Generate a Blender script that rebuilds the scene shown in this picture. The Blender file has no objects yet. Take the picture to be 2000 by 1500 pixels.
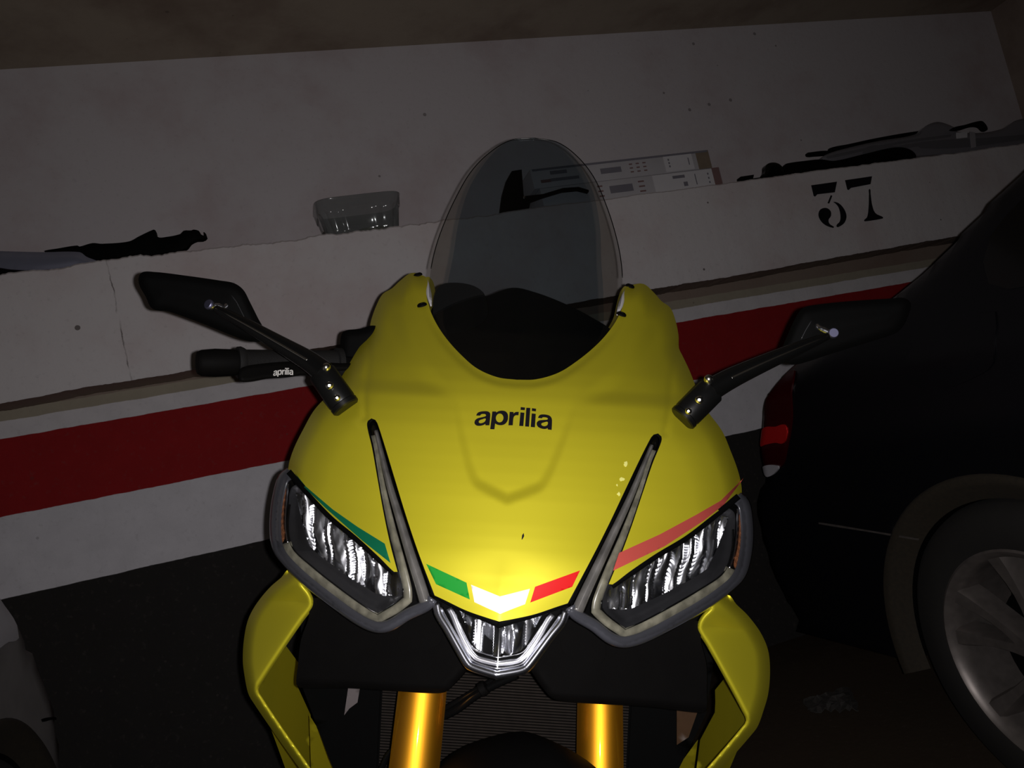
import bpy, bmesh, math, random
import numpy as np
from mathutils import Vector, Matrix
from mathutils.geometry import delaunay_2d_cdt
random.seed(7); rng = np.random.RandomState(7)
scene = bpy.context.scene
COL = scene.collection

# ------------------------------------------------------------------ camera
F = 1500.0
YAW, PITCH, ROLL = math.radians(-16.67), math.radians(5.2), math.radians(-12.6)
CAM = np.array([0.0, 0.0, 0.95])
fw = np.array([-math.sin(YAW) * math.cos(PITCH), math.cos(YAW) * math.cos(PITCH), math.sin(PITCH)])
_r = np.array([math.cos(YAW), math.sin(YAW), 0.0]); _u = np.cross(_r, fw)
RT = math.cos(ROLL) * _r + math.sin(ROLL) * _u
UP = -math.sin(ROLL) * _r + math.cos(ROLL) * _u
cam_d = bpy.data.cameras.new('camera'); cam_d.sensor_width = 36; cam_d.lens = 36 * F / 2000
cam_d.clip_start = 0.02
cam_o = bpy.data.objects.new('camera', cam_d); COL.objects.link(cam_o)
cm = Matrix.Identity(4)
for i in range(3):
    cm[i][0], cm[i][1], cm[i][2], cm[i][3] = RT[i], UP[i], -fw[i], CAM[i]
cam_o.matrix_world = cm
scene.camera = cam_o

# ------------------------------------------------------------------ world, flash, exposure
w = bpy.data.worlds.new('world'); scene.world = w; w.use_nodes = True
w.node_tree.nodes['Background'].inputs[0].default_value = (0.55, 0.6, 0.7, 1)
w.node_tree.nodes['Background'].inputs[1].default_value = 0.0012
ld = bpy.data.lights.new('camera_flash', 'SPOT')          # the phone's flash, just right of its lens
ld.energy = 41.5; ld.color = (1.0, 0.965, 0.97); ld.spot_size = math.radians(165); ld.spot_blend = 1.0
ld.shadow_soft_size = 0.0035
lo = bpy.data.objects.new('camera_flash', ld); COL.objects.link(lo)
lm = cm.copy()
lp = CAM + RT * 0.014 + UP * 0.002
for i in range(3): lm[i][3] = lp[i]
lo.matrix_world = lm
vs = scene.view_settings
scene.display_settings.display_device = 'sRGB'
vs.view_transform = 'Standard'; vs.look = 'None'; vs.exposure = 0.0; vs.gamma = 1.0
vs.use_curve_mapping = False
scene.cycles.max_bounces = 10; scene.cycles.transparent_max_bounces = 24

# ------------------------------------------------------------------ bike frame (leans on its side stand, turned a little)
def nrm(a): return a / np.linalg.norm(a)
TH = math.atan(0.051)
f2 = nrm(fw + RT * (9.1 / F))
X0 = nrm(RT * math.cos(TH) - UP * math.sin(TH)); X0 = nrm(X0 - f2 * X0.dot(f2))
KY = 0.0226
F1 = nrm(f2 + KY * X0); X1 = nrm(X0 - F1 * X0.dot(F1)); M1 = np.cross(X1, F1)
C1 = CAM - X0 * (KY * 0.987)
YB = nrm(np.cross(np.array([0, 0, 1.0]), X1)); ZB = np.cross(X1, YB)
OB = C1 + 0.75 * YB; OB = OB - ZB * (OB[2] / ZB[2])
FL = np.array([0, F1.dot(YB), F1.dot(ZB)]); ML = np.array([0, M1.dot(YB), M1.dot(ZB)])
CL = np.array([(C1 - OB).dot(X1), (C1 - OB).dot(YB), (C1 - OB).dot(ZB)])
BIKE_M = Matrix.Identity(4)
for i in range(3):
    BIKE_M[i][0], BIKE_M[i][1], BIKE_M[i][2], BIKE_M[i][3] = X1[i], YB[i], ZB[i], OB[i]

def T(px, py, Dg=0.88):
    """photo point at about distance Dg -> coordinates (u, v) across the front of the bike"""
    p = CAM + Dg * (fw + RT * (px - 1000) / F - UP * (py - 750) / F) - C1
    z = p.dot(F1)
    return F * p.dot(X1) / z, -F * p.dot(M1) / z
def BL(u, v, D):
    """front-of-bike coordinates and distance -> bike local point(s)"""
    u = np.asarray(u, float); v = np.asarray(v, float); D = np.asarray(D, float)
    x = D * u / F
    y = CL[1] + D * (FL[1] - v / F * ML[1])
    z = CL[2] + D * (FL[2] - v / F * ML[2])
    return np.stack([x + CL[0], y, z], -1)
def BP(px, py, D):
    return BL(*T(px, py, D), D)
def WP(px, py, Y):
    """photo point on the vertical plane y = Y"""
    d = fw + RT * (px - 1000) / F - UP * (py - 750) / F
    return CAM + d * (Y / d[1])
def WX(px, py, X):
    d = fw + RT * (px - 1000) / F - UP * (py - 750) / F
    return CAM + d * (X / d[0])

# ------------------------------------------------------------------ materials
def mat(name, col, rough=0.5, metal=0.0, coat=0.0, coat_rough=0.05, spec=0.5, var=0.06, scale=30, bump=0.0, bscale=200,
        trans=None, alpha=None, aniso=0.0):
    m = bpy.data.materials.new(name); m.use_nodes = True
    nt = m.node_tree; b = nt.nodes['Principled BSDF']
    b.inputs['Roughness'].default_value = rough; b.inputs['Metallic'].default_value = metal
    b.inputs['Coat Weight'].default_value = coat; b.inputs['Coat Roughness'].default_value = coat_rough
    b.inputs['Specular IOR Level'].default_value = spec
    tc = nt.nodes.new('ShaderNodeTexCoord')
    n = nt.nodes.new('ShaderNodeTexNoise'); n.inputs['Scale'].default_value = scale; n.inputs['Detail'].default_value = 5
    nt.links.new(tc.outputs['Object'], n.inputs['Vector'])
    mx = nt.nodes.new('ShaderNodeMix'); mx.data_type = 'RGBA'
    mx.inputs[6].default_value = tuple(max(0, c * (1 - var)) for c in col) + (1,)
    mx.inputs[7].default_value = tuple(min(1, c * (1 + var)) for c in col) + (1,)
    nt.links.new(n.outputs['Fac'], mx.inputs[0]); nt.links.new(mx.outputs[2], b.inputs['Base Color'])
    if bump:
        n2 = nt.nodes.new('ShaderNodeTexNoise'); n2.inputs['Scale'].default_value = bscale; n2.inputs['Detail'].default_value = 4
        nt.links.new(tc.outputs['Object'], n2.inputs['Vector'])
        bp = nt.nodes.new('ShaderNodeBump'); bp.inputs['Strength'].default_value = bump; bp.inputs['Distance'].default_value = 0.002
        nt.links.new(n2.outputs['Fac'], bp.inputs['Height']); nt.links.new(bp.outputs[0], b.inputs['Normal'])
    return m
def clear(name, tint, gloss_rough=0.02, ior=1.5, body=0.0, body_col=(0.5, 0.5, 0.5), gl=1.0):
    """thin clear sheet: tinted see-through with a Fresnel gloss; body = share of milky diffuse"""
    m = bpy.data.materials.new(name); m.use_nodes = True; nt = m.node_tree
    for nd in list(nt.nodes):
        if nd.type != 'OUTPUT_MATERIAL': nt.nodes.remove(nd)
    out = [x for x in nt.nodes if x.type == 'OUTPUT_MATERIAL'][0]
    tr = nt.nodes.new('ShaderNodeBsdfTransparent'); tr.inputs[0].default_value = tuple(tint) + (1,)
    gs = nt.nodes.new('ShaderNodeBsdfGlossy'); gs.inputs['Roughness'].default_value = gloss_rough
    gs.inputs[0].default_value = (gl, gl, gl, 1)
    fr = nt.nodes.new('ShaderNodeFresnel'); ge = nt.nodes.new('ShaderNodeNewGeometry')
    mr = nt.nodes.new('ShaderNodeMapRange'); mr.inputs[3].default_value = ior; mr.inputs[4].default_value = 1 / ior   # same gloss from either side
    nt.links.new(ge.outputs['Backfacing'], mr.inputs[0]); nt.links.new(mr.outputs[0], fr.inputs[0])
    base = tr
    if body > 0:
        df = nt.nodes.new('ShaderNodeBsdfDiffuse'); df.inputs[0].default_value = tuple(body_col) + (1,)
        mb = nt.nodes.new('ShaderNodeMixShader'); mb.inputs[0].default_value = body
        nt.links.new(tr.outputs[0], mb.inputs[1]); nt.links.new(df.outputs[0], mb.inputs[2]); base = mb
    ms = nt.nodes.new('ShaderNodeMixShader')
    nt.links.new(fr.outputs[0], ms.inputs[0]); nt.links.new(base.outputs[0], ms.inputs[1]); nt.links.new(gs.outputs[0], ms.inputs[2])
    nt.links.new(ms.outputs[0], out.inputs[0])
    return m

M = {}
M['yellow'] = mat('satin_yellow_paint', (0.78, 0.69, 0.030), 0.44, metal=0.50, spec=0.6, var=0.02, scale=8, bump=0.04, bscale=2500)
M['black'] = mat('black_plastic', (0.0034, 0.0031, 0.0030), 0.65, spec=0.05, var=0.2, bump=0.1, bscale=900)
M['gloss'] = mat('gloss_black', (0.0035, 0.0035, 0.0035), 0.22, spec=0.4, coat=0.0)
M['rubber'] = mat('rubber', (0.011, 0.0105, 0.0105), 0.7, spec=0.15, var=0.25, bump=0.3, bscale=600)
M['dark'] = mat('dark_plastic', (0.0022, 0.0022, 0.0022), 0.7, spec=0.06)
M['bezel'] = mat('grey_bezel', (0.020, 0.020, 0.022), 0.32, spec=0.5, var=0.25, scale=60)
M['chrome'] = mat('chrome_reflector', (0.85, 0.86, 0.9), 0.21, metal=1.0, var=0.02)
M['chrome2'] = mat('chrome_trim', (0.72, 0.73, 0.8), 0.24, metal=1.0, var=0.04)
M['steel'] = mat('bolt_steel', (0.75, 0.72, 0.66), 0.22, metal=1.0, var=0.1)
M['gold'] = mat('gold_anodised', (0.80, 0.36, 0.02), 0.50, metal=1.0, coat=0.45, coat_rough=0.045, var=0.05, bump=0.05, bscale=1500)
M['guide'] = mat('milky_light_guide', (0.19, 0.18, 0.135), 0.3, spec=0.6, var=1.0, scale=75, coat=0.5)
M['satin'] = mat('satin_black', (0.004, 0.004, 0.004), 0.38, spec=0.3)
M['trough'] = mat('bright_trough', (0.9, 0.9, 0.95), 0.36, metal=1.0, var=0.03)
M['guide2'] = mat('grey_light_guide', (0.14, 0.133, 0.125), 0.25, spec=0.6, var=0.8, scale=50, coat=0.5)
M['rim'] = mat('smoky_lens_rim', (0.050, 0.051, 0.060), 0.3, spec=0.6, var=0.15, scale=25, coat=0.4)
M['amber'] = mat('amber_indicator', (0.55, 0.22, 0.10), 0.2, metal=0.6, var=0.6, scale=260, bump=0.8, bscale=500)
M['lens'] = clear('clear_lens', (0.97, 0.97, 0.97), 0.04, 1.35)
M['screen'] = clear('smoked_screen', (0.66, 0.70, 0.72), 0.06, 1.3)
M['screen_edge'] = clear('smoked_screen_edge', (0.83, 0.825, 0.81), 0.08, 1.3)
M['tub'] = clear('clear_tub_plastic', (0.80, 0.82, 0.82), 0.10, 1.45, body=0.13, body_col=(.4,.42,.42))
M['green'] = mat('green_decal', (0.014, 0.27, 0.03), 0.35, var=0.02)
M['dgreen'] = mat('dark_green_decal', (0.004, 0.12, 0.055), 0.35, var=0.02)
M['red'] = mat('red_decal', (0.62, 0.011, 0.011), 0.35, var=0.02)
M['dred'] = mat('dull_red_decal', (0.48, 0.075, 0.06), 0.35, var=0.02)
M['white'] = mat('white_reflective_decal', (0.95, 0.95, 0.95), 0.3, metal=0.25, var=0.01)
M['ink'] = mat('black_decal', (0.008, 0.007, 0.010), 0.4, var=0.05)
M['paleink'] = mat('silver_lettering', (0.62, 0.60, 0.58), 0.4, var=0.05)
M['scuff'] = mat('pale_scuff', (0.80, 0.78, 0.22), 0.55, var=0.1)
M['radiator'] = mat('radiator_fins', (0.026, 0.021, 0.018), 0.6, metal=0.0, spec=.1, var=0.3, scale=90)
M['ballcap'] = mat('ball_cap', (0.30, 0.30, 0.46), 0.45, metal=1.0, var=.05)
M['disc'] = mat('brake_disc_steel', (0.4, 0.4, 0.4), 0.35, metal=1.0)

# ------------------------------------------------------------------ mesh helpers
def link(name, me, m, parent=None, smooth=True):
    o = bpy.data.objects.new(name, me); COL.objects.link(o)
    for k in (m if isinstance(m, (list, tuple)) else [m]): me.materials.append(k)
    if smooth: me.polygons.foreach_set('use_smooth', [True] * len(me.polygons))
    if parent is not None: o.parent = parent
    return o
def mesh(name, V, Fc, m, parent=None, smooth=True, mi=None, fix=True):
    me = bpy.data.meshes.new(name)
    me.from_pydata([tuple(map(float, v)) for v in V], [], [tuple(map(int, f)) for f in Fc])
    if mi is not None: me.polygons.foreach_set('material_index', mi)
    if fix:
        bm = bmesh.new(); bm.from_mesh(me); bmesh.ops.recalc_face_normals(bm, faces=bm.faces); bm.to_mesh(me); bm.free()
    me.update()
    return link(name, me, m, parent, smooth)
def tag(o, label=None, cat=None, group=None, kind=None):
    if label: o['label'] = label
    if cat: o['category'] = cat
    if group: o['group'] = group
    if kind: o['kind'] = kind
    return o
def empty(name, loc=(0, 0, 0), **k):
    o = bpy.data.objects.new(name, None); COL.objects.link(o); o.location = loc; o.empty_display_size = 0.1
    return tag(o, **k)

def smooth_path(pts, step=6.0, closed=True):
    """Catmull-Rom through the points; a third value 1 marks a sharp corner"""
    P = [np.array(p[:2], float) for p in pts]; S = [len(p) > 2 and p[2] for p in pts]; n = len(P); out = []
    rngk = range(n if closed else n - 1)
    for i in rngk:
        a, b = P[i], P[(i + 1) % n]
        p0 = a + (a - b) if (S[i] or (not closed and i == 0)) else P[i - 1]
        j = (i + 1) % n
        p3 = b + (b - a) if (S[j] or (not closed and j == n - 1)) else P[(i + 2) % n]
        # keep tangents short enough for uneven spacing
        L = np.linalg.norm(b - a)
        t1 = (b - p0); t2 = (p3 - a)
        t1 = t1 / (np.linalg.norm(t1) + 1e-9) * L; t2 = t2 / (np.linalg.norm(t2) + 1e-9) * L
        k = max(1, int(round(L / step)))
        for q in range(k):
            t = q / k
            out.append((2*t**3-3*t*t+1)*a + (t**3-2*t*t+t)*t1 + (-2*t**3+3*t*t)*b + (t**3-t*t)*t2)
    if not closed: out.append(P[-1])
    return np.array(out)
def inside(P, poly):
    x, y = P[:, 0], P[:, 1]; r = np.zeros(len(P), bool); n = len(poly); j = n - 1
    for i in range(n):
        xi, yi = poly[i]; xj, yj = poly[j]
        c = ((yi > y) != (yj > y))
        with np.errstate(divide='ignore', invalid='ignore'):
            r ^= c & (x < (xj - xi) * (y - yi) / (yj - yi + 1e-12) + xi)
        j = i
    return r
def dist(U, V, poly, closed=False):
    U = np.asarray(U, float); V = np.asarray(V, float)
    d = np.full(U.shape, 1e9); n = len(poly)
    for i in range(n if closed else n - 1):
        a = poly[i]; b = poly[(i + 1) % n]; ab = b - a; L = ab.dot(ab) + 1e-12
        t = np.clip(((U - a[0]) * ab[0] + (V - a[1]) * ab[1]) / L, 0, 1)
        d = np.minimum(d, np.hypot(U - a[0] - t * ab[0], V - a[1] - t * ab[1]))
    return d
def triangulate(outer, holes=(), step=6.0, grid=True, extra=None):
    loops = [np.asarray(outer)] + [np.asarray(h) for h in holes]
    allp = np.concatenate(loops); pts = [Vector(p) for p in allp]; edges = []; k = 0
    for L in loops:
        n = len(L); edges += [(k + i, k + (i + 1) % n) for i in range(n)]; k += n
    if extra is not None:
        n0 = len(pts); pts += [Vector(p) for p in extra]; edges += [(n0 + i, n0 + i + 1) for i in range(len(extra) - 1)]
    if grid:
        mn = allp.min(0); mx = allp.max(0); h = step * 0.866
        g = []
        for r in range(int((mx[1] - mn[1]) / h) + 2):
            xs = np.arange(mn[0] + (step / 2 if r % 2 else 0), mx[0], step)
            g.append(np.stack([xs, np.full(len(xs), mn[1] + r * h)], -1))
        g = np.concatenate(g); ok = inside(g, loops[0])
        for H in loops[1:]: ok &= ~inside(g, H)
        g = g[ok]
        if len(g):
            d = np.min([dist(g[:, 0], g[:, 1], L, True) for L in loops], axis=0)
            if extra is not None: d = np.minimum(d, dist(g[:, 0], g[:, 1], np.asarray(extra)))
            pts += [Vector(p) for p in g[d > step * 0.45]]
    r = delaunay_2d_cdt(pts, edges, [], 0, 1e-5)
    V = np.array([tuple(v) for v in r[0]]); Tt = np.array([tuple(f) for f in r[2]])
    c = V[Tt].mean(1); ok = inside(c, loops[0])
    for H in loops[1:]: ok &= ~inside(c, H)
    return V, Tt[ok]
def boundary(Tt):
    cnt = {}
    for f in Tt:
        for i in range(3):
            a, b = int(f[i]), int(f[(i + 1) % 3]); cnt[(a, b)] = 1
    return [(a, b) for (a, b) in cnt if (b, a) not in cnt]
def solid(name, V2, Tt, front, back, m, parent, mi=None, sharp=True):
    """front(V2), back(V2) -> 3-D points; closes the rim"""
    A = front(V2); B = back(V2); n = len(V2); Fc = [tuple(f) for f in Tt] + [tuple(f[::-1] + n) for f in Tt]
    V = np.concatenate([A, B]); bd = boundary(Tt)
    off = 2 * n if sharp else 0
    if sharp: V = np.concatenate([A, B, A, B])
    for a, b in bd: Fc.append((a + off, b + off, b + n + off, a + n + off))
    mm = None
    if mi is not None:
        mm = list(mi) + list(mi) + [0] * len(bd)
    # drop unused vertices
    used = sorted({i for f in Fc for i in f}); ix = {v: i for i, v in enumerate(used)}
    return mesh(name, V[used], [tuple(ix[i] for i in f) for f in Fc], m, parent, True, mm, fix=False)
def panel(name, outer, Dfn, m, parent, thick=0.003, side=1, holes=(), step=6.0, flip=False, grid=True):
    """a sheet across the front of the bike; outline in (u, v), Dfn(a, v) its distance; side mirrors it"""
    V2, Tt = triangulate(outer, holes, step, grid)
    if side < 0: Tt = Tt[:, ::-1]
    fr = lambda q: BL(side * q[:, 0], q[:, 1], Dfn(q[:, 0], q[:, 1]))
    bk = lambda q: BL(side * q[:, 0], q[:, 1], Dfn(q[:, 0], q[:, 1]) + thick)
    return solid(name, V2, Tt[:, ::-1], fr, bk, m, parent)
def strip(name, path, prof, Dfn, m, parent, side=1, closed=False, taper=None):
    """sweep a profile [(offset, depth)] along a (u, v) path"""
    P = np.asarray(path); n = len(P)
    tg = np.roll(P, -1, 0) - np.roll(P, 1, 0)
    if not closed: tg[0] = P[1] - P[0]; tg[-1] = P[-1] - P[-2]
    tg /= np.linalg.norm(tg, axis=1)[:, None]; nm = np.stack([-tg[:, 1], tg[:, 0]], -1)
    V = []; k = len(prof)
    for i in range(n):
        s = 1 if taper is None else taper(i / (n - 1))
        for o, d in prof:
            q = P[i] + nm[i] * o * s
            V.append(BL(side * q[0], q[1], Dfn(np.array(q[0]), np.array(q[1])) + d))
    Fc = []
    for i in range(n if closed else n - 1):
        j = (i + 1) % n
        for c in range(k - 1): Fc.append((i*k+c, i*k+c+1, j*k+c+1, j*k+c))
        Fc.append((i*k+k-1, i*k, j*k, j*k+k-1))
    if not closed: Fc += [tuple(range(k)), tuple(range((n-1)*k, n*k))[::-1]]
    return mesh(name, V, Fc, m, parent)
def frame_of(d):
    d = nrm(np.asarray(d, float)); a = np.array([0, 0, 1.0]) if abs(d[2]) < 0.9 else np.array([1.0, 0, 0])
    x = nrm(np.cross(a, d)); return x, np.cross(d, x), d
def lathe(name, p0, p1, prof, m, parent, n=32, mats=None):
    """revolve [(t along p0-p1, radius)]"""
    p0 = np.asarray(p0, float); p1 = np.asarray(p1, float); x, y, d = frame_of(p1 - p0); V = []; Fc = []
    for t, r in prof:
        c = p0 + (p1 - p0) * t
        for i in range(n):
            a = 2 * math.pi * i / n; V.append(c + r * (x * math.cos(a) + y * math.sin(a)))
    for k in range(len(prof) - 1):
        for i in range(n): Fc.append((k*n+i, k*n+(i+1) % n, (k+1)*n+(i+1) % n, (k+1)*n+i))
    if prof[0][1] > 1e-6: Fc.append(tuple(range(n))[::-1])
    if prof[-1][1] > 1e-6: Fc.append(tuple(range((len(prof)-1)*n, len(prof)*n)))
    o = mesh(name, V, Fc, m, parent)
    autosharp(o, 40); return o
def autosharp(o, deg):
    bm = bmesh.new(); bm.from_mesh(o.data); th = math.radians(deg)
    for e in bm.edges:
        if len(e.link_faces) == 2 and e.calc_face_angle(0) > th: e.smooth = False
    bm.to_mesh(o.data); bm.free()
def tube(name, pts, rad, m, parent, n=16, sub=6, oval=(1, 1)):
    P = [np.asarray(p, float) for p in pts]; R = rad if isinstance(rad, (list, tuple)) else [rad] * len(P)
    Q = []; RR = []
    for i in range(len(P) - 1):
        p0 = P[max(i-1, 0)]; p3 = P[min(i+2, len(P)-1)]
        for q in range(sub):
            t = q / sub; Q.append(0.5 * ((2*P[i]) + (P[i+1]-p0)*t + (2*p0-5*P[i]+4*P[i+1]-p3)*t*t + (-p0+3*P[i]-3*P[i+1]+p3)*t**3))
            RR.append(R[i] * (1-t) + R[i+1] * t)
    Q.append(P[-1]); RR.append(R[-1]); V = []; Fc = []
    x, y, d = frame_of(Q[1] - Q[0])
    for i, q in enumerate(Q):
        d = nrm((Q[min(i+1, len(Q)-1)] - Q[max(i-1, 0)])); x = nrm(x - d * x.dot(d)); y = np.cross(d, x)
        for k in range(n):
            a = 2 * math.pi * k / n; V.append(q + RR[i] * (x * math.cos(a) * oval[0] + y * math.sin(a) * oval[1]))
    for i in range(len(Q) - 1):
        for k in range(n): Fc.append((i*n+k, i*n+(k+1) % n, (i+1)*n+(k+1) % n, (i+1)*n+k))
    Fc += [tuple(range(n))[::-1], tuple(range((len(Q)-1)*n, len(Q)*n))]
    o = mesh(name, V, Fc, m, parent); autosharp(o, 50); return o
def box(name, c, s, m, parent=None, bevel=0.0, rot=None, seg=3):
    bm = bmesh.new(); bmesh.ops.create_cube(bm, size=1)
    bmesh.ops.scale(bm, vec=Vector(s), verts=bm.verts)
    if bevel: bmesh.ops.bevel(bm, geom=bm.edges[:], offset=bevel, segments=seg, affect='EDGES', profile=0.5)
    if rot is not None: bmesh.ops.rotate(bm, cent=(0, 0, 0), matrix=rot, verts=bm.verts)
    bmesh.ops.translate(bm, vec=Vector(c), verts=bm.verts)
    me = bpy.data.meshes.new(name); bm.to_mesh(me); bm.free()
    o = link(name, me, m, parent, bevel > 0)
    if bevel: autosharp(o, 35)
    return o
def prism(name, outline, fa, fb, m, parent=None, step=0.05, grid=False, holes=()):
    V2, Tt = triangulate(outline, holes, step, grid)
    return solid(name, V2, Tt, fa, fb, m, parent)
def sm(x, a, b):
    t = np.clip((x - a) / (b - a), 0, 1); return t * t * (3 - 2 * t)

# ================================================================== ROOM
YW, YL, YU = 2.77, 2.62, 2.95      # lower wall, ledge front, upper wall
ZB0, ZT0, ZC, XR, XL, YF = 1.445, 1.830, 2.70, 3.94, -3.2, -4.2
class NT:
    def __init__(s, m): s.nt = m.node_tree
    def n(s, t, **k):
        nd = s.nt.nodes.new(t)
        for a, b in k.items(): setattr(nd, a, b)
        return nd
    def l(s, a, b): s.nt.links.new(a, b)
    def math(s, op, a, b=None, c=None):
        nd = s.n('ShaderNodeMath', operation=op)
        for i, v in enumerate((a, b, c)):
            if v is None: continue
            if isinstance(v, (int, float)): nd.inputs[i].default_value = v
            else: s.l(v, nd.inputs[i])
        return nd.outputs[0]
    def mix(s, f, a, b):
        nd = s.n('ShaderNodeMix', data_type='RGBA')
        for i, v in ((0, f), (6, a), (7, b)):
            if isinstance(v, (int, float)): nd.inputs[i].default_value = v
            elif isinstance(v, tuple): nd.inputs[i].default_value = v + (1,)
            else: s.l(v, nd.inputs[i])
        return nd.outputs[2]
    def noise(s, vec, scale, detail=4, rough=0.6):
        nd = s.n('ShaderNodeTexNoise'); nd.inputs['Scale'].default_value = scale; nd.inputs['Detail'].default_value = detail
        nd.inputs['Roughness'].default_value = rough; s.l(vec, nd.inputs['Vector']); return nd.outputs['Fac']
    def ss(s, x, a, b):
        nd = s.n('ShaderNodeMapRange', interpolation_type='SMOOTHSTEP'); s.l(x, nd.inputs[0])
        nd.inputs[1].default_value = a; nd.inputs[2].default_value = b; return nd.outputs[0]
def plaster(name, base, bands=None, stain=0.12, speck=0.55, crack=None, rough=0.85, tint=(0.52, 0.47, 0.465)):
    m = bpy.data.materials.new(name); m.use_nodes = True; k = NT(m); b = m.node_tree.nodes['Principled BSDF']
    b.inputs['Roughness'].default_value = rough; b.inputs['Specular IOR Level'].default_value = 0.2
    tc = k.n('ShaderNodeTexCoord'); P = tc.outputs['Object']
    sp = k.n('ShaderNodeSeparateXYZ'); k.l(P, sp.inputs[0]); X, Y, Z = sp.outputs
    big = k.noise(P, 1.7, 5, 0.65)
    col = k.mix(k.ss(big, 0.45, 0.75), base, tuple(c * (1 - stain) * t / max(tint) for c, t in zip(base, tint)))
    if bands:
        wob = k.math('MULTIPLY', k.math('SUBTRACT', k.noise(P, 9, 4), 0.5), 0.010)
        z = k.math('ADD', k.math('ADD', Z, wob), k.math('MULTIPLY', X, 0.009))
        for zz, c in bands:                 # from the top down: below zz the colour is c
            f = k.ss(z, zz + 0.0012, zz - 0.0012)
            nb = k.noise(P, 14, 5); cc = k.mix(nb, tuple(x * 0.85 for x in c), tuple(min(1, x * 1.12) for x in c))
            col = k.mix(f, col, cc)
    fine = k.noise(P, 60, 5)
    col = k.mix(k.math('MULTIPLY', k.ss(fine, 0.55, 0.8), 0.18), col, (0.16, 0.13, 0.12))
    vo = k.n('ShaderNodeTexVoronoi'); vo.inputs['Scale'].default_value = 9; k.l(P, vo.inputs['Vector'])
    sc = k.n('ShaderNodeSeparateColor'); k.l(vo.outputs['Color'], sc.inputs[0])
    thr = k.math('MULTIPLY', k.ss(sc.outputs[0], 0.5, 1.0), 0.075)
    spk = k.math('MULTIPLY', k.math('LESS_THAN', vo.outputs['Distance'], thr), speck)
    col = k.mix(spk, col, (0.07, 0.05, 0.045))
    v2 = k.n('ShaderNodeTexVoronoi'); v2.inputs['Scale'].default_value = 26; k.l(P, v2.inputs['Vector'])
    s2 = k.n('ShaderNodeSeparateColor'); k.l(v2.outputs['Color'], s2.inputs[0])
    t2 = k.math('MULTIPLY', k.math('MULTIPLY', k.ss(s2.outputs[1], 0.55, 1.0), k.ss(k.noise(P, 2.3, 2), 0.48, 0.62)), 0.11)
    col = k.mix(k.math('MULTIPLY', k.math('LESS_THAN', v2.outputs['Distance'], t2), speck), col, (0.09, 0.07, 0.065))
    if crack:
        x0, sl = crack
        lx = k.math('ADD', k.math('SUBTRACT', X, x0), k.math('MULTIPLY', k.math('SUBTRACT', Z, 1.6), sl))
        lx = k.math('ADD', lx, k.math('MULTIPLY', k.math('SUBTRACT', k.noise(P, 22, 4), 0.5), 0.02))
        f = k.math('MULTIPLY', k.ss(k.math('ABSOLUTE', lx), 0.003, 0.0008), k.ss(k.noise(P, 12, 2), 0.38, 0.6))
        col = k.mix(k.math('MULTIPLY', f, 0.8), col, (0.09, 0.07, 0.06))
    k.l(col, b.inputs['Base Color'])
    bp = k.n('ShaderNodeBump'); bp.inputs['Strength'].default_value = 0.35; bp.inputs['Distance'].default_value = 0.004
    k.l(k.noise(P, 35, 6, 0.7), bp.inputs['Height']); k.l(bp.outputs[0], b.inputs['Normal'])
    return m
WHITE = (0.70, 0.665, 0.68)
m_up = plaster('upper_wall_plaster', (0.64, 0.60, 0.62), stain=0.14)
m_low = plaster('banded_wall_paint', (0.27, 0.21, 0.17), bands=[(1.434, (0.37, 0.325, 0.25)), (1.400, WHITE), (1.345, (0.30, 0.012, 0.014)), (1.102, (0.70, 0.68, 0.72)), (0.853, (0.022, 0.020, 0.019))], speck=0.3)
m_led = plaster('ledge_plaster', (0.70, 0.66, 0.665), crack=(WP(237, 645, YL)[0], 0.03), speck=0.8)
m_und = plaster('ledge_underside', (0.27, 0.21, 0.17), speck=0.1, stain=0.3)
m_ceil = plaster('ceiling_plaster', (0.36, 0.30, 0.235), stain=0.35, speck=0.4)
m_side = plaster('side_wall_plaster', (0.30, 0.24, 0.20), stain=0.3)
m_floor = plaster('garage_floor', (0.050, 0.036, 0.024), stain=0.4, rough=0.75)
def quad(name, a, b, c, d, m):
    o = mesh(name, [a, b, c, d], [(0, 1, 2, 3)], m, smooth=False, fix=False); o['kind'] = 'structure'; return o
quad('floor', (XL, YF, 0), (XR, YF, 0), (XR, YU, 0), (XL, YU, 0), m_floor)
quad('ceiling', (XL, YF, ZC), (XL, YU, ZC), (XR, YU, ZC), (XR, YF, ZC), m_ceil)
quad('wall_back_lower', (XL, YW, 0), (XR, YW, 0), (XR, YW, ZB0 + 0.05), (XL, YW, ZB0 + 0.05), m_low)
quad('wall_back_upper', (XL, YU, ZT0 - 0.05), (XR, YU, ZT0 - 0.05), (XR, YU, ZC), (XL, YU, ZC), m_up)
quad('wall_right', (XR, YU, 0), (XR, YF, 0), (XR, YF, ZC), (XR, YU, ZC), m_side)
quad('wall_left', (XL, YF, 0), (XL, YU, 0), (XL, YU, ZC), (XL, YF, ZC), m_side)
quad('wall_front', (XR, YF, 0), (XL, YF, 0), (XL, YF, ZC), (XR, YF, ZC), m_side)
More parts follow.
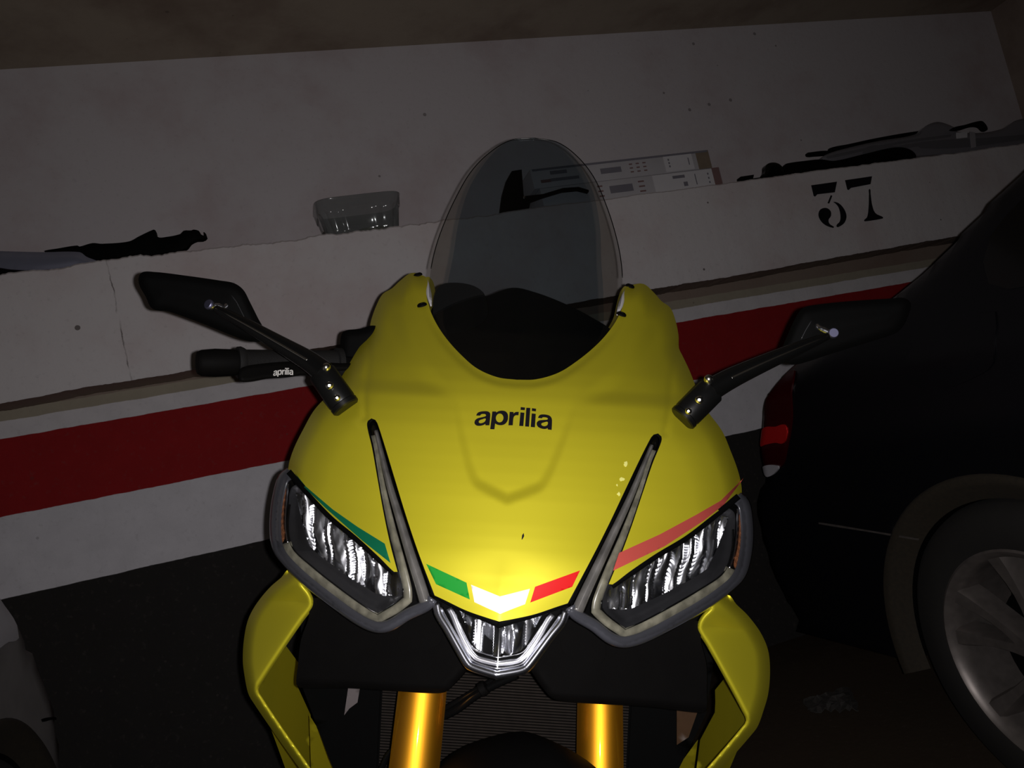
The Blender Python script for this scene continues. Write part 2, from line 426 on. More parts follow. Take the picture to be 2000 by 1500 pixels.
# the ledge: a rough plastered beam with crumbly edges
def ledge():
    n = 900; V = []; Fc = []; mi = []
    def wob(i, s, amp):
        r = np.random.RandomState(s); x = np.arange(n + 1)
        a = np.interp(x, np.arange(0, n + 12, 12), r.rand(len(np.arange(0, n + 12, 12))) - .5)
        b = np.interp(x, np.arange(0, n + 4, 4), r.rand(len(np.arange(0, n + 4, 4))) - .5)
        c = r.rand(n + 1) - .5
        return amp * (a * 1.3 + b * 0.8 + c * 0.35)
    top = wob(n, 3, 0.010); bot = wob(n, 5, 0.004); yf = wob(n, 8, 0.0008)
    for i in range(n + 1):
        x = XL + (XR - XL) * i / n
        rag = 1.0 if x < 0.9 else 0.45
        zt = ZT0 + top[i] * rag + 0.012 * math.exp(-((x + 0.75) / 0.5) ** 2) + 0.004 * x
        zb = ZB0 + bot[i] + 0.006 * x
        V += [(x, YW + 0.02, zb + 0.002), (x, YL + 0.004, zb), (x, YL + yf[i], zb + 0.008), (x, YL + yf[i] * .5, (zt + zb) / 2),
              (x, YL + yf[i], zt - 0.006), (x, YL + 0.006, zt), (x, YU + 0.02, ZT0 - 0.004)]
    for i in range(n):
        for k in range(6):
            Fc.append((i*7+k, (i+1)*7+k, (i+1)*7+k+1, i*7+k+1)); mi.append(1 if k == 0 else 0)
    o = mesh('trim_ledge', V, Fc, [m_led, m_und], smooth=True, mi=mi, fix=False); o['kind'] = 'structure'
    autosharp(o, 35); return o
LED = ledge()
def off5(p, s=3.509, o=(1430, 220)): return (o[0] + p[0] / s, o[1] + p[1] / s)
def on_plane(pts, Y): return np.array([WP(px, py, Y)[[0, 2]] for px, py in pts])
def decal_y(name, outlines, Y, m, parent, step=0.01, th=0.0006):
    """flat paint on a wall plane, one mesh of several shapes"""
    V = []; Fc = []
    for ol in outlines:
        V2, Tt = triangulate(ol, (), step, False); k = len(V); n = len(V2)
        V += [(p[0], Y, p[1]) for p in V2] + [(p[0], Y + th, p[1]) for p in V2]
        Fc += [tuple(t + k) for t in Tt] + [tuple(t[::-1] + k + n) for t in Tt]
        for a, b in boundary(Tt): Fc.append((b + k, a + k, a + k + n, b + k + n))
    return mesh(name, V, Fc, m, parent, smooth=False)
n3 = [[(538,500),(715,475),(700,548),(580,562),(565,578),(555,572)], [(672,568),(683,572),(662,625),(650,622)],
      [(690,613),(730,625),(765,665),(780,710),(770,750),(745,775),(712,782),(735,745),(738,700),(725,650),(705,625)],
      [(600,667),(640,655),(670,675),(674,708),(657,738),(665,765),(695,785),(690,792),(640,775),(605,745),(588,705)]]
n7 = [[(770,465),(955,438),(945,492),(810,518),(795,533),(785,528)],
      [(938,525),(945,560),(957,640),(978,690),(1030,718),(1030,727),(905,747),(900,740),(922,715),(932,640),(934,560)]]
for nm, g in (('painted_digit_three', n3), ('painted_digit_seven', n7)):
    ols = [smooth_path([tuple(q) + ((1,) if len(pl) < 7 or i in () else ()) for i, q in enumerate(on_plane([off5(p) for p in pl], YL))], 0.006) for pl in g]
    decal_y(nm, ols, YL - 0.0035, M['ink'], LED)

# ================================================================== THINGS ON THE LEDGE
ZL = ZT0 + 0.010
M['silverstrip'] = mat('silver_blue_strip', (0.30, 0.31, 0.40), 0.25, metal=0.5, var=0.15, scale=12)
M['card'] = mat('printed_card', (0.50, 0.48, 0.50), 0.6, var=0.08, scale=14)
M['card2'] = mat('pale_label', (0.66, 0.64, 0.66), 0.6, var=0.05)
M['cardink'] = mat('box_print_grey', (0.20, 0.19, 0.22), 0.6)
M['cardred'] = mat('box_print_red', (0.22, 0.13, 0.125), 0.6)
M['cardbrown'] = mat('bare_cardboard', (0.22, 0.17, 0.12), 0.8, var=0.2)
M['bag'] = clear('clear_plastic_bag', (0.62, 0.62, 0.64), 0.25, 1.5, body=0.30, body_col=(0.45, 0.44, 0.48))
def slab(name, px, Y, th, m, parent=None, smoothc=True, zmin=ZL, step=0.008, bulge=0.0):
    q = on_plane(px, Y); 
    if smoothc: q = smooth_path([tuple(p) for p in q], step)
    q[:, 1] = np.maximum(q[:, 1], zmin)
    # remove near-duplicates after clamping
    keep = [0]
    for i in range(1, len(q)):
        if np.linalg.norm(q[i] - q[keep[-1]]) > 0.0012: keep.append(i)
    q = q[keep]
    V2, Tt = triangulate(q, (), 0.01, True)
    def fa(v):
        d = dist(v[:, 0], v[:, 1], q, True); return np.stack([v[:, 0], Y - bulge * np.sqrt(np.clip(d / 0.02, 0, 1)), v[:, 1]], -1)
    fb = lambda v: np.stack([v[:, 0], np.full(len(v), Y + th), v[:, 1]], -1)
    return solid(name, V2, Tt, fa, fb, m, parent)
c2 = lambda L: [(x / 4.762, 400 + y / 4.762) for x, y in L]
t = empty('bumper_trim', (-0.3, 2.72, ZL), label='torn black and silver car trim strip lying at the left end of the ledge', cat='car part')
def rel(o, t): o.parent = t; o.matrix_parent_inverse = Matrix.Translation(-Vector(t.location)); return o
rel(slab('bracket', c2([(420,436),(560,402),(720,378),(740,388),(860,356),(950,362),(1200,340),(1300,290),(1430,230),(1445,236),(1465,298),(1550,298),(1680,270),(1710,240),(1780,238),(1800,230),(1850,242),(1870,275),(1895,288),(1893,255),(1902,255),(1922,290),(1880,318),(1830,320),(1770,350),(1740,390),(1600,465),(1400,520),(900,600),(760,600),(740,450)]), 2.675, 0.03, M['black'], bulge=0.004), t)
rel(slab('face_strip', c2([(-200,420),(0,430),(400,440),(740,440),(800,480),(930,560),(700,575),(350,608),(100,600),(0,585),(-200,560)]), 2.668, 0.006, M['silverstrip'], bulge=0.006), t)
rel(slab('lower_flange', c2([(-200,580),(0,590),(100,604),(320,611),(230,660),(0,680),(-200,660)]), 2.690, 0.03, M['dark']), t)
sl = on_plane([(222, 487), (247, 481), (252, 484), (226, 491)], 2.66)
# clear fruit tub with fluted walls
def tub():
    t = empty('plastic_tub', (0.39, 2.755, ZL), label='clear fluted plastic food tub standing on the ledge', cat='tub')
    V = []; Fc = []; n = 264
    lv = [(0.0, .118, .070, 0), (.002, .124, .076, .5), (.02, .128, .08, 1), (.08, .139, .092, 1), (.092, .141, .094, .6), (.094, .150, .102, 0), (.128, .155, .108, 0), (.131, .157, .110, 0),
          (.131, .152, .105, 0), (.096, .146, .098, 0), (.090, .138, .091, .6), (.02, .125, .077, 1), (.004, .12, .072, .5), (.003, .0, .0, 0)]
    for z, a, b, r in lv:
        for i in range(n):
            th = 2 * math.pi * i / n; c, s = math.cos(th), math.sin(th); e = 0.38
            x = a * math.copysign(abs(c) ** e, c); y = b * math.copysign(abs(s) ** e, s)
            u = x + y * 1.0; f = 1 + (0.045 * r) * (abs(math.cos(math.atan2(y * 1.4, x) * 11)) * 2 - 1)
            V.append((x * f, y * f, z))
    for k in range(len(lv) - 1):
        for i in range(n): Fc.append((k*n+i, k*n+(i+1) % n, (k+1)*n+(i+1) % n, (k+1)*n+i))
    Fc.append(tuple(range(n))[::-1])
    o = mesh('tub_body', V, Fc, M['tub'], t)
    # dried residue in the bottom
    V = [(0.04 + 0.068 * math.cos(a) * (1 + .15 * math.sin(5 * a)), 0.055 * math.sin(a), z) for z in (0.006, 0.026) for a in np.linspace(0, 2 * math.pi, 24, endpoint=False)]
    Fc = [(i, (i+1) % 24, 24 + (i+1) % 24, 24 + i) for i in range(24)] + [tuple(range(24))[::-1], tuple(range(24, 48))]
    mesh('residue', V, Fc, mat('olive_residue', (0.10, 0.085, 0.015), 0.8, var=0.5, scale=80, bump=1, bscale=120), t)
tub()
# two long flat cartons
def carton(name, x0, x1, z0, z1, Y, label, dep, tilt=0.0):
    t = empty(name, ((x0 + x1) / 2, Y + dep / 2, z0), label=label, cat='box', group=None)
    hx = (x1 - x0) / 2; h = z1 - z0
    box('carton_body', (0, 0, h / 2), (2 * hx, dep, h), M['card'], t, 0.002)
    return t, hx, h, dep
def mark(t, x, z, sx, sz, dep, m, nm='label', d=0.0011):
    return box(nm, (x, -dep / 2 - d / 2, z), (sx, d, sz), m, t)
t, hx, h, dp = carton('cardboard_box', 1.075, 1.868, ZL, ZL + 0.078, 2.66, 'lower of the two long pale cartons stacked on the ledge', 0.22)
mark(t, 0.235, h/2, 0.30, h*0.92, dp, M['card2']); mark(t, -0.06, h/2, 0.10, 0.03, dp, M['cardink'], 'print'); mark(t, 0.375, h/2, 0.035, h, dp, M['cardred'], 'tape', 0.0016)
for k in range(3):
    mark(t, -0.15, 0.018 + 0.02 * k, 0.022, 0.006, dp, M['cardred'], 'print'); mark(t, 0.03, 0.018 + 0.02 * k, 0.026, 0.006, dp, M['cardred'], 'print')
mark(t, 0.20, h * .74, 0.055, 0.012, dp, M['cardink'], 'print', 0.0022); mark(t, 0.225, h * .32, 0.018, 0.018, dp, M['cardink'], 'print', 0.0022)
for k in range(3): mark(t, 0.335, 0.02 + 0.018 * k, 0.006, 0.008, dp, M['cardink'], 'print', 0.0022)
mark(t, 0.275, h * .5, 0.004, 0.045, dp, M['cardink'], 'print', 0.0022)
t, hx, h, dp = carton('cardboard_box', 1.055, 1.840, ZL + 0.081, ZL + 0.158, 2.665, 'upper of the two long pale cartons stacked on the ledge', 0.21)
mark(t, 0.245, h/2, 0.13, h*0.9, dp, M['card2']); mark(t, 0.36, h/2, 0.06, h, dp, M['cardbrown'], 'tape'); mark(t, 0, h - 0.004, 0.77, 0.008, dp, M['cardink'], 'print', 0.0018)
mark(t, -0.06, h/2, 0.09, 0.022, dp, M['cardink'], 'print')
for k in range(3):
    for j in range(3): mark(t, 0.03 + 0.03 * j, 0.022 + 0.016 * k, 0.014, 0.005, dp, M['cardred'], 'print')
    mark(t, 0.20, 0.026 + 0.014 * k, 0.006, 0.008, dp, M['cardink'], 'print', 0.0022)
mark(t, 0.29, h/2, 0.004, 0.03, dp, M['cardink'], 'print', 0.0022)
mark(t, -0.28, h * .72, 0.07, 0.014, dp, M['cardink'], 'print'); mark(t, -0.26, h * .35, 0.12, 0.012, dp, M['cardink'], 'print'); mark(t, -0.34, h * .33, 0.04, 0.012, dp, M['cardred'], 'print')
t = empty('black_clamp', (1.01, 2.7, ZL), label='black plastic clamp beside the left end of the stacked cartons, seen through the windscreen', cat='clamp')
rel(slab('clamp_body', [(990,352),(1000,334),(1019,331),(1023,383),(1060,379),(1100,367),(1130,365),(1150,371),(1150,375),(1130,370),(1100,373),(1060,385),(1036,394),(1042,440),(984,440),(982,380)], 2.634, 0.020, M['black'], smoothc=False, bulge=.002), t)
p = WP(1024, 386, 2.631); rel(lathe('rivet', p, p + np.array([0, -0.004, 0]), [(0, .006), (.6, .005), (1, 0.001)], M['steel'], None, 16), t)
# wiper bits and bags at the right end
t = empty('black_clip', (0, 0, 0), label='small black plastic clip on the ledge just right of the cartons', cat='clip'); t.location = Vector(WP(1460, 350, 2.66)); t.location.z = ZL + .03
rel(slab('clip_body', [off5(p) for p in [(60,438),(150,425),(145,448),(130,452),(215,440),(230,500),(40,500),(62,465)]], 2.66, 0.03, M['black'], smoothc=False), t)
t = empty('old_wiper', (0, 0, 0), label='black wiper arm with a knobbed joint lying along the ledge above the number', cat='wiper'); t.location = Vector((2.5, 2.67, ZL + .02))
rel(slab('arm', [off5(p) for p in [(205,440),(240,400),(360,368),(370,350),(500,330),(610,320),(700,330),(900,285),(1100,240),(1200,245),(1260,290),(1240,330),(980,380),(700,430),(330,480),(205,490)]], 2.645, 0.020, M['black'], bulge=.004), t)
rel(slab('joint', [off5(p) for p in [(215,440),(228,400),(232,362),(270,342),(320,350),(352,385),(350,440),(280,470),(220,470)]], 2.640, 0.025, M['gloss'], bulge=.010), t)
t = empty('rubber_strip', (0, 0, 0), label='slim black rubber strip sticking out of the clear bag over the number', cat='rubber strip'); t.location = Vector((2.7, 2.70, ZL + .03))
rel(slab('blade', [off5(p) for p in [(668,244),(800,215),(1000,172),(1260,128),(1300,130),(1290,150),(1000,200),(720,262),(670,268)]], 2.724, 0.010, M['black']), t)
rel(slab('blade_tip', [off5(p) for p in [(510,280),(530,272),(668,262),(668,285),(560,298),(515,298)]], 2.724, 0.008, M['black']), t)
t = empty('plastic_bag', (0, 0, 0), label='crumpled clear plastic bag of wiper parts at the right end of the ledge', cat='bag'); t.location = Vector((3.0, 2.69, ZL + .03))
rel(slab('bag_body', [off5(p) for p in [(620,318),(650,285),(800,240),(1000,195),(1250,150),(1330,90),(1380,68),(1430,65),(1520,100),(1540,128),(1700,138),(1850,110),(1950,52),(2100,30),(2300,20),(2300,200),(1990,230),(1600,270),(1200,300),(1000,300),(700,350)]], 2.694, 0.024, M['bag'], bulge=.012), t)
for i, L in enumerate([[(650,300),(900,245),(1200,190),(1500,150),(1500,162),(1200,205),(900,262),(660,312)], [(900,285),(1150,225),(1400,190),(1700,180),(1700,200),(1400,215),(1150,248)], [(1280,215),(1500,190),(1990,150),(2250,110),(2250,160),(1990,185),(1600,235),(1300,240)]]):
    rel(slab('dark_strip', [off5(p) for p in L], 2.702, 0.006, M['dark']), t)
rel(slab('white_tag', [off5(p) for p in [(1536,136),(1612,134),(1612,170),(1540,176)]], 2.680, 0.002, M['card2'], smoothc=False), t)
rel(slab('tape', [off5(p) for p in [(1628,130),(1665,135),(1672,235),(1640,242)]], 2.678, 0.002, mat('grey_tape', (.35, .33, .35), .5), smoothc=False), t)
t = empty('black_hook', (0, 0, 0), label='short black hooked plastic arm resting on top of the clear bag', cat='hook'); t.location = Vector((3.2, 2.66, ZL + .08))
rel(slab('hook_arm', [off5(p) for p in [(1500,112),(1600,82),(1690,58),(1722,62),(1752,112),(1722,125),(1690,98),(1640,95),(1550,120)]], 2.656, 0.010, M['black'], bulge=.003), t)
# crumpled wrapper on the floor
def floorpt(px, py):
    d = fw + RT * (px - 1000) / F - UP * (py - 750) / F; return CAM + d * (-CAM[2] / d[2])
cs = [floorpt(*p) for p in ((1565,1375),(1660,1345),(1682,1390),(1590,1396))]
V = []; 
for i in range(13):
    for j in range(9):
        a, b = i / 12, j / 8
        p = (cs[3] * (1-a) + cs[2] * a) * (1-b) + (cs[0] * (1-a) + cs[1] * a) * b
        V.append((p[0] + .004 * rng.randn(), p[1] + .004 * rng.randn(), 0.004 + 0.014 * rng.rand() * (1 - abs(2*a-1) ** 4)))
Fc = [(i*9+j, (i+1)*9+j, (i+1)*9+j+1, i*9+j+1) for i in range(12) for j in range(8)]
o = mesh('plastic_wrapper', V, Fc, clear('wrapper_film', (.75, .75, .75), .3, 1.4, body=.2, body_col=(.2, .19, .18)), None, smooth=False)
sd = o.modifiers.new('s', 'SOLIDIFY'); sd.thickness = 0.0015
tag(o, 'crumpled clear wrapper lying on the dark floor beside the black car', 'wrapper')
# ================================================================== MOTORCYCLE
bike = empty('motorcycle', label='yellow sport motorcycle with twin slanted headlights and smoked windscreen, leaning on its stand', cat='motorcycle')
bike.matrix_world = BIKE_M
def Lp(pts, Dg=0.88):
    """left-hand photo outline -> (a, v) with a = distance from the centre line"""
    out = []
    for p in pts:
        u, v = T(p[0], p[1], Dg); out.append((-u, v) + tuple(p[2:]))
    return out
prof_v = [-240, -150, -60, 0, 60, 120, 200, 300, 400, 470, 560]
prof_D = [1.265, 1.170, 1.045, .964, .908, .870, .830, .793, .764, .748, .735]
def Dy_s(a, v):
    a = np.abs(np.asarray(a, float)); v = np.asarray(v, float)
    D = (np.interp(v, prof_v, prof_D) + np.interp(v - 25, prof_v, prof_D) + np.interp(v + 25, prof_v, prof_D)) / 3
    k = 0.30 - 0.13 * sm(v, -150, 120)
    return D + k * 0.70 * (a / 400.0) ** 2 * (1 + .25 * (a / 400.0)) * (0.85 - 0.25 * sm(v, 250, 430)) + 0.00010 * a * sm(v, 330, 460)
def Ls(pts, dx=0.0):
    """the same, for points that lie on the skin: the distance follows the skin itself"""
    out = []
    for p in pts:
        D = .9
        for _ in range(3):
            u, v = T(p[0] + dx, p[1], D); D = float(Dy_s(abs(u), v))
        out.append((-u, v) + tuple(p[2:]))
    return out
def Up(pts, Dg=0.88):
    return [T(p[0], p[1], Dg) + tuple(p[2:]) for p in pts]

# ---- fairing surface
shield = np.array(smooth_path([(p[0], p[1]) for p in Lp([(838,640),(865,700),(884,765),(906,868),(930,938),(955,955)])] , 5, closed=False))
_tip = np.array(Lp([(996, 974)])[0]); shield = np.concatenate([shield, [[0.0, _tip[1]]]])
shield_poly = np.concatenate([shield, [[0.0, -300], [shield[0][0], -300]]])
notch_px = [(1010,742),(968,737),(928,720),(897,694),(868,662),(848,632),(835,603),(828,572),(830,545)]
notch = Ls(notch_px, 4); notch[0] = (0.0, notch[0][1])
notch_s = smooth_path(notch, 5, closed=False)
sil_px = [(826,537),(806,533),(783,549),(768,563),(750,574),(738,595),(727,625),(722,650),(714,662),(696,688),(672,727),(648,762),(612,800),(590,838),(573,872),(563,900),(560,917,1)]
sil = Ls([(x - 4 * max(0, min(1, (800 - y) / 150)), y) + tuple(r) for x, y, *r in sil_px]); sil_s = smooth_path(sil, 5, closed=False)
groove = smooth_path(Ls([(716,668),(720,690),(716,730),(711,770),(712,815)]), 5, closed=False)
shoulder = smooth_path(Ls([(786,600),(800,650),(828,700),(868,745),(886,775)]), 5, closed=False)
slotL_px = [(780,1117),(764,1060),(750,1000),(737,935),(725,875),(714,832)]
slotR_px = [(733,826),(748,868),(770,935),(793,1005),(818,1075),(848,1160)]
def Dy(a, v):
    """distance of the yellow skin"""
    a = np.abs(np.asarray(a, float)); v = np.asarray(v, float)
    D = np.interp(v, prof_v, prof_D)
    # smooth the profile a little
    D = (D + np.interp(v - 25, prof_v, prof_D) + np.interp(v + 25, prof_v, prof_D)) / 3
    k = 0.30 - 0.13 * sm(v, -150, 120)
    D = D + k * 0.70 * (a / 400.0) ** 2 * (1 + .25 * (a / 400.0)) * (0.85 - 0.25 * sm(v, 250, 430))
    D = D + 0.00010 * a * sm(v, 330, 460)
    # recessed shield round the lettering
    dd = dist(a, v, shield); ins = inside(np.stack([np.abs(a).ravel() + 1e-3, v.ravel()], -1), shield_poly).reshape(a.shape)
    sd = np.where(ins, dd, -dd)
    D = D + 0.0088 * sm(sd, -13, 11) * sm(v, -20, 110)
    # turned-in lip along the windscreen
    D = D + 0.010 * (1 - sm(dist(a, v, notch_s), 2, 19)) ** 1.0 * (0.35 + .65 * sm(v, -175, -80))
    # groove running up from the light slot, shoulder line beside the screen
    D = D + 0.0048 * np.exp(-(dist(a, v, groove) / 6.0) ** 2)
    ds = dist(a, v, shoulder); side = np.where(a > np.interp(v, shoulder[:, 1], shoulder[:, 0]), 1, -1)
    D = D + 0.014 * sm(ds * side, -3, 34) * sm(v, -215, -130) * (1 - sm(v, 0, 35))
    # silhouettes roll back
    de = dist(a, v, sil_s)
    D = D + 0.045 * np.clip(1 - de / 34, 0, 1) ** 2.2 + 0.030 * np.clip(1 - de / 90, 0, 1) ** 2
    return D
half = notch + sil[:-1] + [sil[-1]] + Lp([(600,958),(650,1008),(700,1048),(745,1088)], .93) + Lp([(774,1117)], .9)
half += [p + (() if i else (1,)) for i, p in enumerate(Lp(slotL_px, .88))] + Lp([(716,822),(723,817),(731,820)], .9) + Lp(slotR_px[:-1], .85)
half += [p + (1,) for p in Lp([(850,1163)], .8)] + Lp([(868,1172),(910,1192),(950,1206)], .77)
tipv = T(979, 1214, .75)[1]
half_s = smooth_path(half + [(0.0, tipv)], 6, closed=False)
hs = half_s.copy(); hs[0, 0] = 0; hs[-1, 0] = 0
full = np.concatenate([hs, (hs[1:-1] * [-1, 1])[::-1]])
front_fairing = panel('front_fairing', full, Dy, M['yellow'], bike, 0.004, step=5.5)
# lower dark lip under the skin edges
def under(path_px, off0, off1, dD, name, m, side, Dg=.9, dep=0.01, tp=None):
    P = smooth_path(Lp(path_px, Dg), 8, closed=False)
    return strip(name, P, [(off0, 0), (off1, 0), (off1, dep), (off0, dep)], lambda a, v: Dy(a, v) + dD, m, bike, side, taper=tp)

# ---- decals on the skin
def decal(name, px, m, Dg=.8, dD=-0.0006, step=6, parent=None, mirrored=False, holes=(), crisp=True):
    pts = Up(px, Dg)
    ol = smooth_path([p[:2] + ((1,) if crisp else ()) for p in pts], step)
    hl = [smooth_path([p[:2] for p in Up(h, Dg)], step) for h in holes]
    return panel(name, ol, lambda a, v: Dy(a, v) + dD, m, parent or front_fairing, 0.0008, holes=hl, step=step)
decal('green_stripe', [(831,1101),(911,1138),(918,1171),(851,1141)], M['green'], .77)
decal('white_chevron', [(920,1142),(977,1165),(1035,1150),(1026,1180),(1000,1190),(978,1199),(955,1189),(927,1176)], M['white'], .77)
decal('red_stripe', [(1132,1114),(1117,1146),(1036,1177),(1045,1146)], M['red'], .77)
decal('dark_green_stripe', [(571,922),(595,950),(650,995),(700,1029),(755,1062),(767,1100),(710,1056),(635,992),(590,950)], M['dgreen'], .9)
decal('dull_red_stripe', [(1447,933),(1405,978),(1360,1005),(1290,1044),(1213,1080),(1202,1115),(1300,1067),(1375,1016),(1412,985)], M['dred'], .9)
cc = lambda L: [(900 + x / 10, 770 + y / 10) for x, y in L]
def ell(cx, cy, rx, ry, n=14): return [(cx + rx * math.cos(2*math.pi*i/n), cy + ry * math.sin(2*math.pi*i/n)) for i in range(n)]
word = [
 ('a', [(275,415,1),(300,365),(350,340),(430,329),(505,335),(545,365),(553,420),(540,606,1),(462,606,1),(460,580,1),(420,602),(350,617),(290,610),(254,580),(246,545),(262,502),(310,467),(400,445),(463,425),(470,405),(452,388),(410,384),(372,392),(352,418,1)], [(463,475),(400,488),(345,510),(328,540),(345,562),(390,562),(440,540),(460,510)]),
 ('p', [(590,335,1),(665,335,1),(668,354,1),(715,328),(780,318),(850,335),(892,385),(902,450),(890,520),(850,575),(790,602),(720,600),(668,582),(652,570,1),(640,685,1),(557,682,1)], ell(737, 462, 74, 86)),
 ('r', [(930,342,1),(1005,345,1),(1006,374,1),(1045,346),(1108,343,1),(1103,410,1),(1045,412),(1010,448),(997,606,1),(912,606,1)], None),
 ('i', [(1140,352,1),(1218,360,1),(1203,622,1),(1123,618,1)], None), ('i_dot', [(1143,248,1),(1228,258,1),(1222,310,1),(1140,305,1)], None),
 ('l', [(1252,262,1),(1330,265,1),(1315,634,1),(1238,628,1)], None),
 ('i', [(1360,372,1),(1440,382,1),(1430,646,1),(1348,638,1)], None), ('i_dot', [(1362,270,1),(1444,282,1),(1440,334,1),(1360,325,1)], None),
 ('a', [(1483,460,1),(1510,410),(1560,392),(1650,398),(1720,425),(1755,480),(1760,560),(1757,697,1),(1682,688,1),(1680,662,1),(1630,678),(1560,670),(1490,635),(1462,585),(1470,540),(1510,510),(1600,500),(1668,494),(1680,475),(1660,458),(1610,449),(1572,452),(1560,470,1)], [(1675,540),(1600,550),(1555,570),(1557,600),(1600,622),(1650,615),(1675,590)])]
def lettering(name, mapf, m, surf, parent, step, dv=0.0006):
    """the whole word as one decal mesh; surf maps (u, v) arrays -> 3-D"""
    V = []; Fc = []
    for nm, ol, ho in word:
        o2 = smooth_path([tuple(mapf(p[0], p[1])) + tuple(p[2:]) for p in ol], step)
        h2 = [smooth_path([tuple(mapf(*p)) for p in ho], step)] if ho else []
        V2, Tt = triangulate(o2, h2, step * 2, True); n = len(V2); k = len(V)
        A = surf(V2, 0); B = surf(V2, dv); V += list(A) + list(B)
        Fc += [tuple(t[::-1] + k) for t in Tt] + [tuple(t + k + n) for t in Tt]
        for a, b in boundary(Tt): Fc.append((a+k, b+k, b+k+n, a+k+n))
    return mesh(name, V, Fc, m, parent, smooth=False)
lettering('lettering', lambda x, y: T(900 + x / 10, 770 + y / 10, .86), M['ink'],
          lambda q, d: BL(q[:, 0], q[:, 1], Dy(q[:, 0], q[:, 1]) - 0.0009 + d), front_fairing, 2.0)
# scuffs and a dead midge
for i, (x, y, r) in enumerate([(1219,905,4.5),(1213,935,4.5),(1203,948,2),(1207,965,3)]):
    pts = [(x + r * (0.35 + 1.1 * rng.rand()) * math.cos(t), y + r * (0.4 + 1.2 * rng.rand()) * math.sin(t)) for t in np.linspace(0, 6.28, 9)[:-1]]
    decal('scuff', pts, M['scuff'], .82, -0.0003, 3, crisp=False)
decal('dead_insect', [(1019,1045),(1022,1041),(1023,1047),(1020,1053),(1018,1054)], M['ink'], .78, -0.001, 3)

# ---- screen fixing bolts
for (x, y, D0) in ((814,538,1.22),(823,597,1.15),(1212,615,1.15),(1228,560,1.22)):
    u, v = T(x, y, D0); D = float(Dy(np.array(abs(u)), np.array(v))); p = BL(u, v, D - 0.001)
    s = 1 if u > 0 else -1
    nv = nrm(np.array([s * .25, -0.45, 0.85]))
    lathe('screen_bolt', p, p + nv * 0.004, [(0, .0080), (.6, .0076), (1, .0056), (1.0, .0040), (.4, .0036), (.4, 0.0001)], M['black'], front_fairing, 20)
    lathe('bolt_socket', p + nv * 0.0015, p + nv * 0.0022, [(0, .0034), (1, 0.0001)], M['steel'], front_fairing, 6)

# ---- windscreen
scr_px = [(1030,269),(990,274),(948,299),(912,337),(882,390),(860,440),(845,485),(836,530),(834,575),(842,625),(880,690),(930,745),(1008,775)]
scr = Lp(scr_px, 1.08); scr[0] = (0.0, scr[0][1]); scr[-1] = (0.0, scr[-1][1])
ss_ = smooth_path(scr, 6, closed=False); ss_[0, 0] = 0; ss_[-1, 0] = 0
scr_full = np.concatenate([ss_, (ss_[1:-1] * [-1, 1])[::-1]])
def Ds(a, v):
    a = np.abs(a); D = np.interp(v, [-520, -400, -250, -100, 0, 60], [1.385, 1.325, 1.24, 1.13, 1.015, .96])
    D = (D + np.interp(v - 40, [-520, -400, -250, -100, 0, 60], [1.385, 1.325, 1.24, 1.13, 1.015, .96])) / 2
    return D + 0.045 * (a / 190.0) ** 2.4 + 0.012
V2, Tt = triangulate(scr_full, (), 8)
cen = V2[Tt].mean(1)
inner_px = [(1030,262),(975,282),(918,352),(892,425),(880,500),(868,570),(866,640),(960,800),(1008,820)]
ip = Lp(inner_px, 1.08); ip[0] = (0.0, ip[0][1]); ip[-1] = (0.0, ip[-1][1]); ip = smooth_path(ip, 6, closed=False)
ipf = np.concatenate([ip, (ip[1:-1] * [-1, 1])[::-1]])
V2, Tt = triangulate(scr_full, (), 6, True, np.concatenate([ip[::-1] * [1, 1], (ip[1:]) * [-1, 1]]))
# keep the tint edge crisp: add the inner curve as constraint points
mi = (~inside(V2[Tt].mean(1), ipf)).astype(int)
bead = smooth_path(scr, 6, closed=False); bead = bead[bead[:, 1] < T(836, 530, 1.1)[1]]
windscreen = solid('windscreen', V2, Tt[:, ::-1], lambda q: BL(q[:, 0], q[:, 1], Ds(q[:, 0], q[:, 1])), lambda q: BL(q[:, 0], q[:, 1], Ds(q[:, 0], q[:, 1]) + 0.003), [M['screen'], M['screen_edge']], bike, mi=mi)

bead_f = np.concatenate([bead[::-1], (bead[1:]) * [-1, 1]])
strip('screen_edge', bead_f, [(-.9, 0), (.9, 0), (.9, .003), (-.9, .003)], Ds, M['gloss'], windscreen)

# ---- cockpit behind the screen
cow = [(828,640),(850,588),(862,572),(885,566),(925,573),(946,579),(1000,562),(1045,571),(1100,592),(1150,617),(1200,652),(1215,700),(1150,790),(1000,840),(860,790),(815,690)]
pts = Up(cow, 1.24)
panel('dashboard', smooth_path([p for p in pts], 10), lambda a, v: 1.25 + 0 * a + 0.00015 * np.abs(a), M['dark'], bike, 0.03, step=14)
pts = Up([(846,600),(850,572),(862,556),(888,552),(918,556),(938,566),(948,580),(950,620),(900,650),(850,640)], 1.215)
panel('fluid_reservoir', smooth_path(pts, 8), lambda a, v: 1.215 + 0 * a, M['dark'], bike, 0.03, step=10)
for s in (-1, 1):
    fl = smooth_path([(p[0], p[1]) for p in Lp([(829,540),(840,548),(846,575),(850,605),(866,640),(880,668),(868,672),(846,630),(834,600),(828,570)], 1.15)], 6)
    panel('inner_flange', fl, lambda a, v: Ds(a, v) + 0.018 + 0.0045 * np.clip(205 - a, 0, 90), M['yellow'], front_fairing, .002, s, step=6)
    pth = smooth_path(Lp([(826,545),(829,565),(836,598)], 1.0), 5, closed=False)
    strip('clear_edge_tab', pth, [(-4, 0), (4, 0.004), (4, .006), (-4, .002)], lambda a, v: Dy(a, v) + 0.012, M['card2'], bike, s, taper=lambda t: 0.25 + math.sin(math.pi * t))

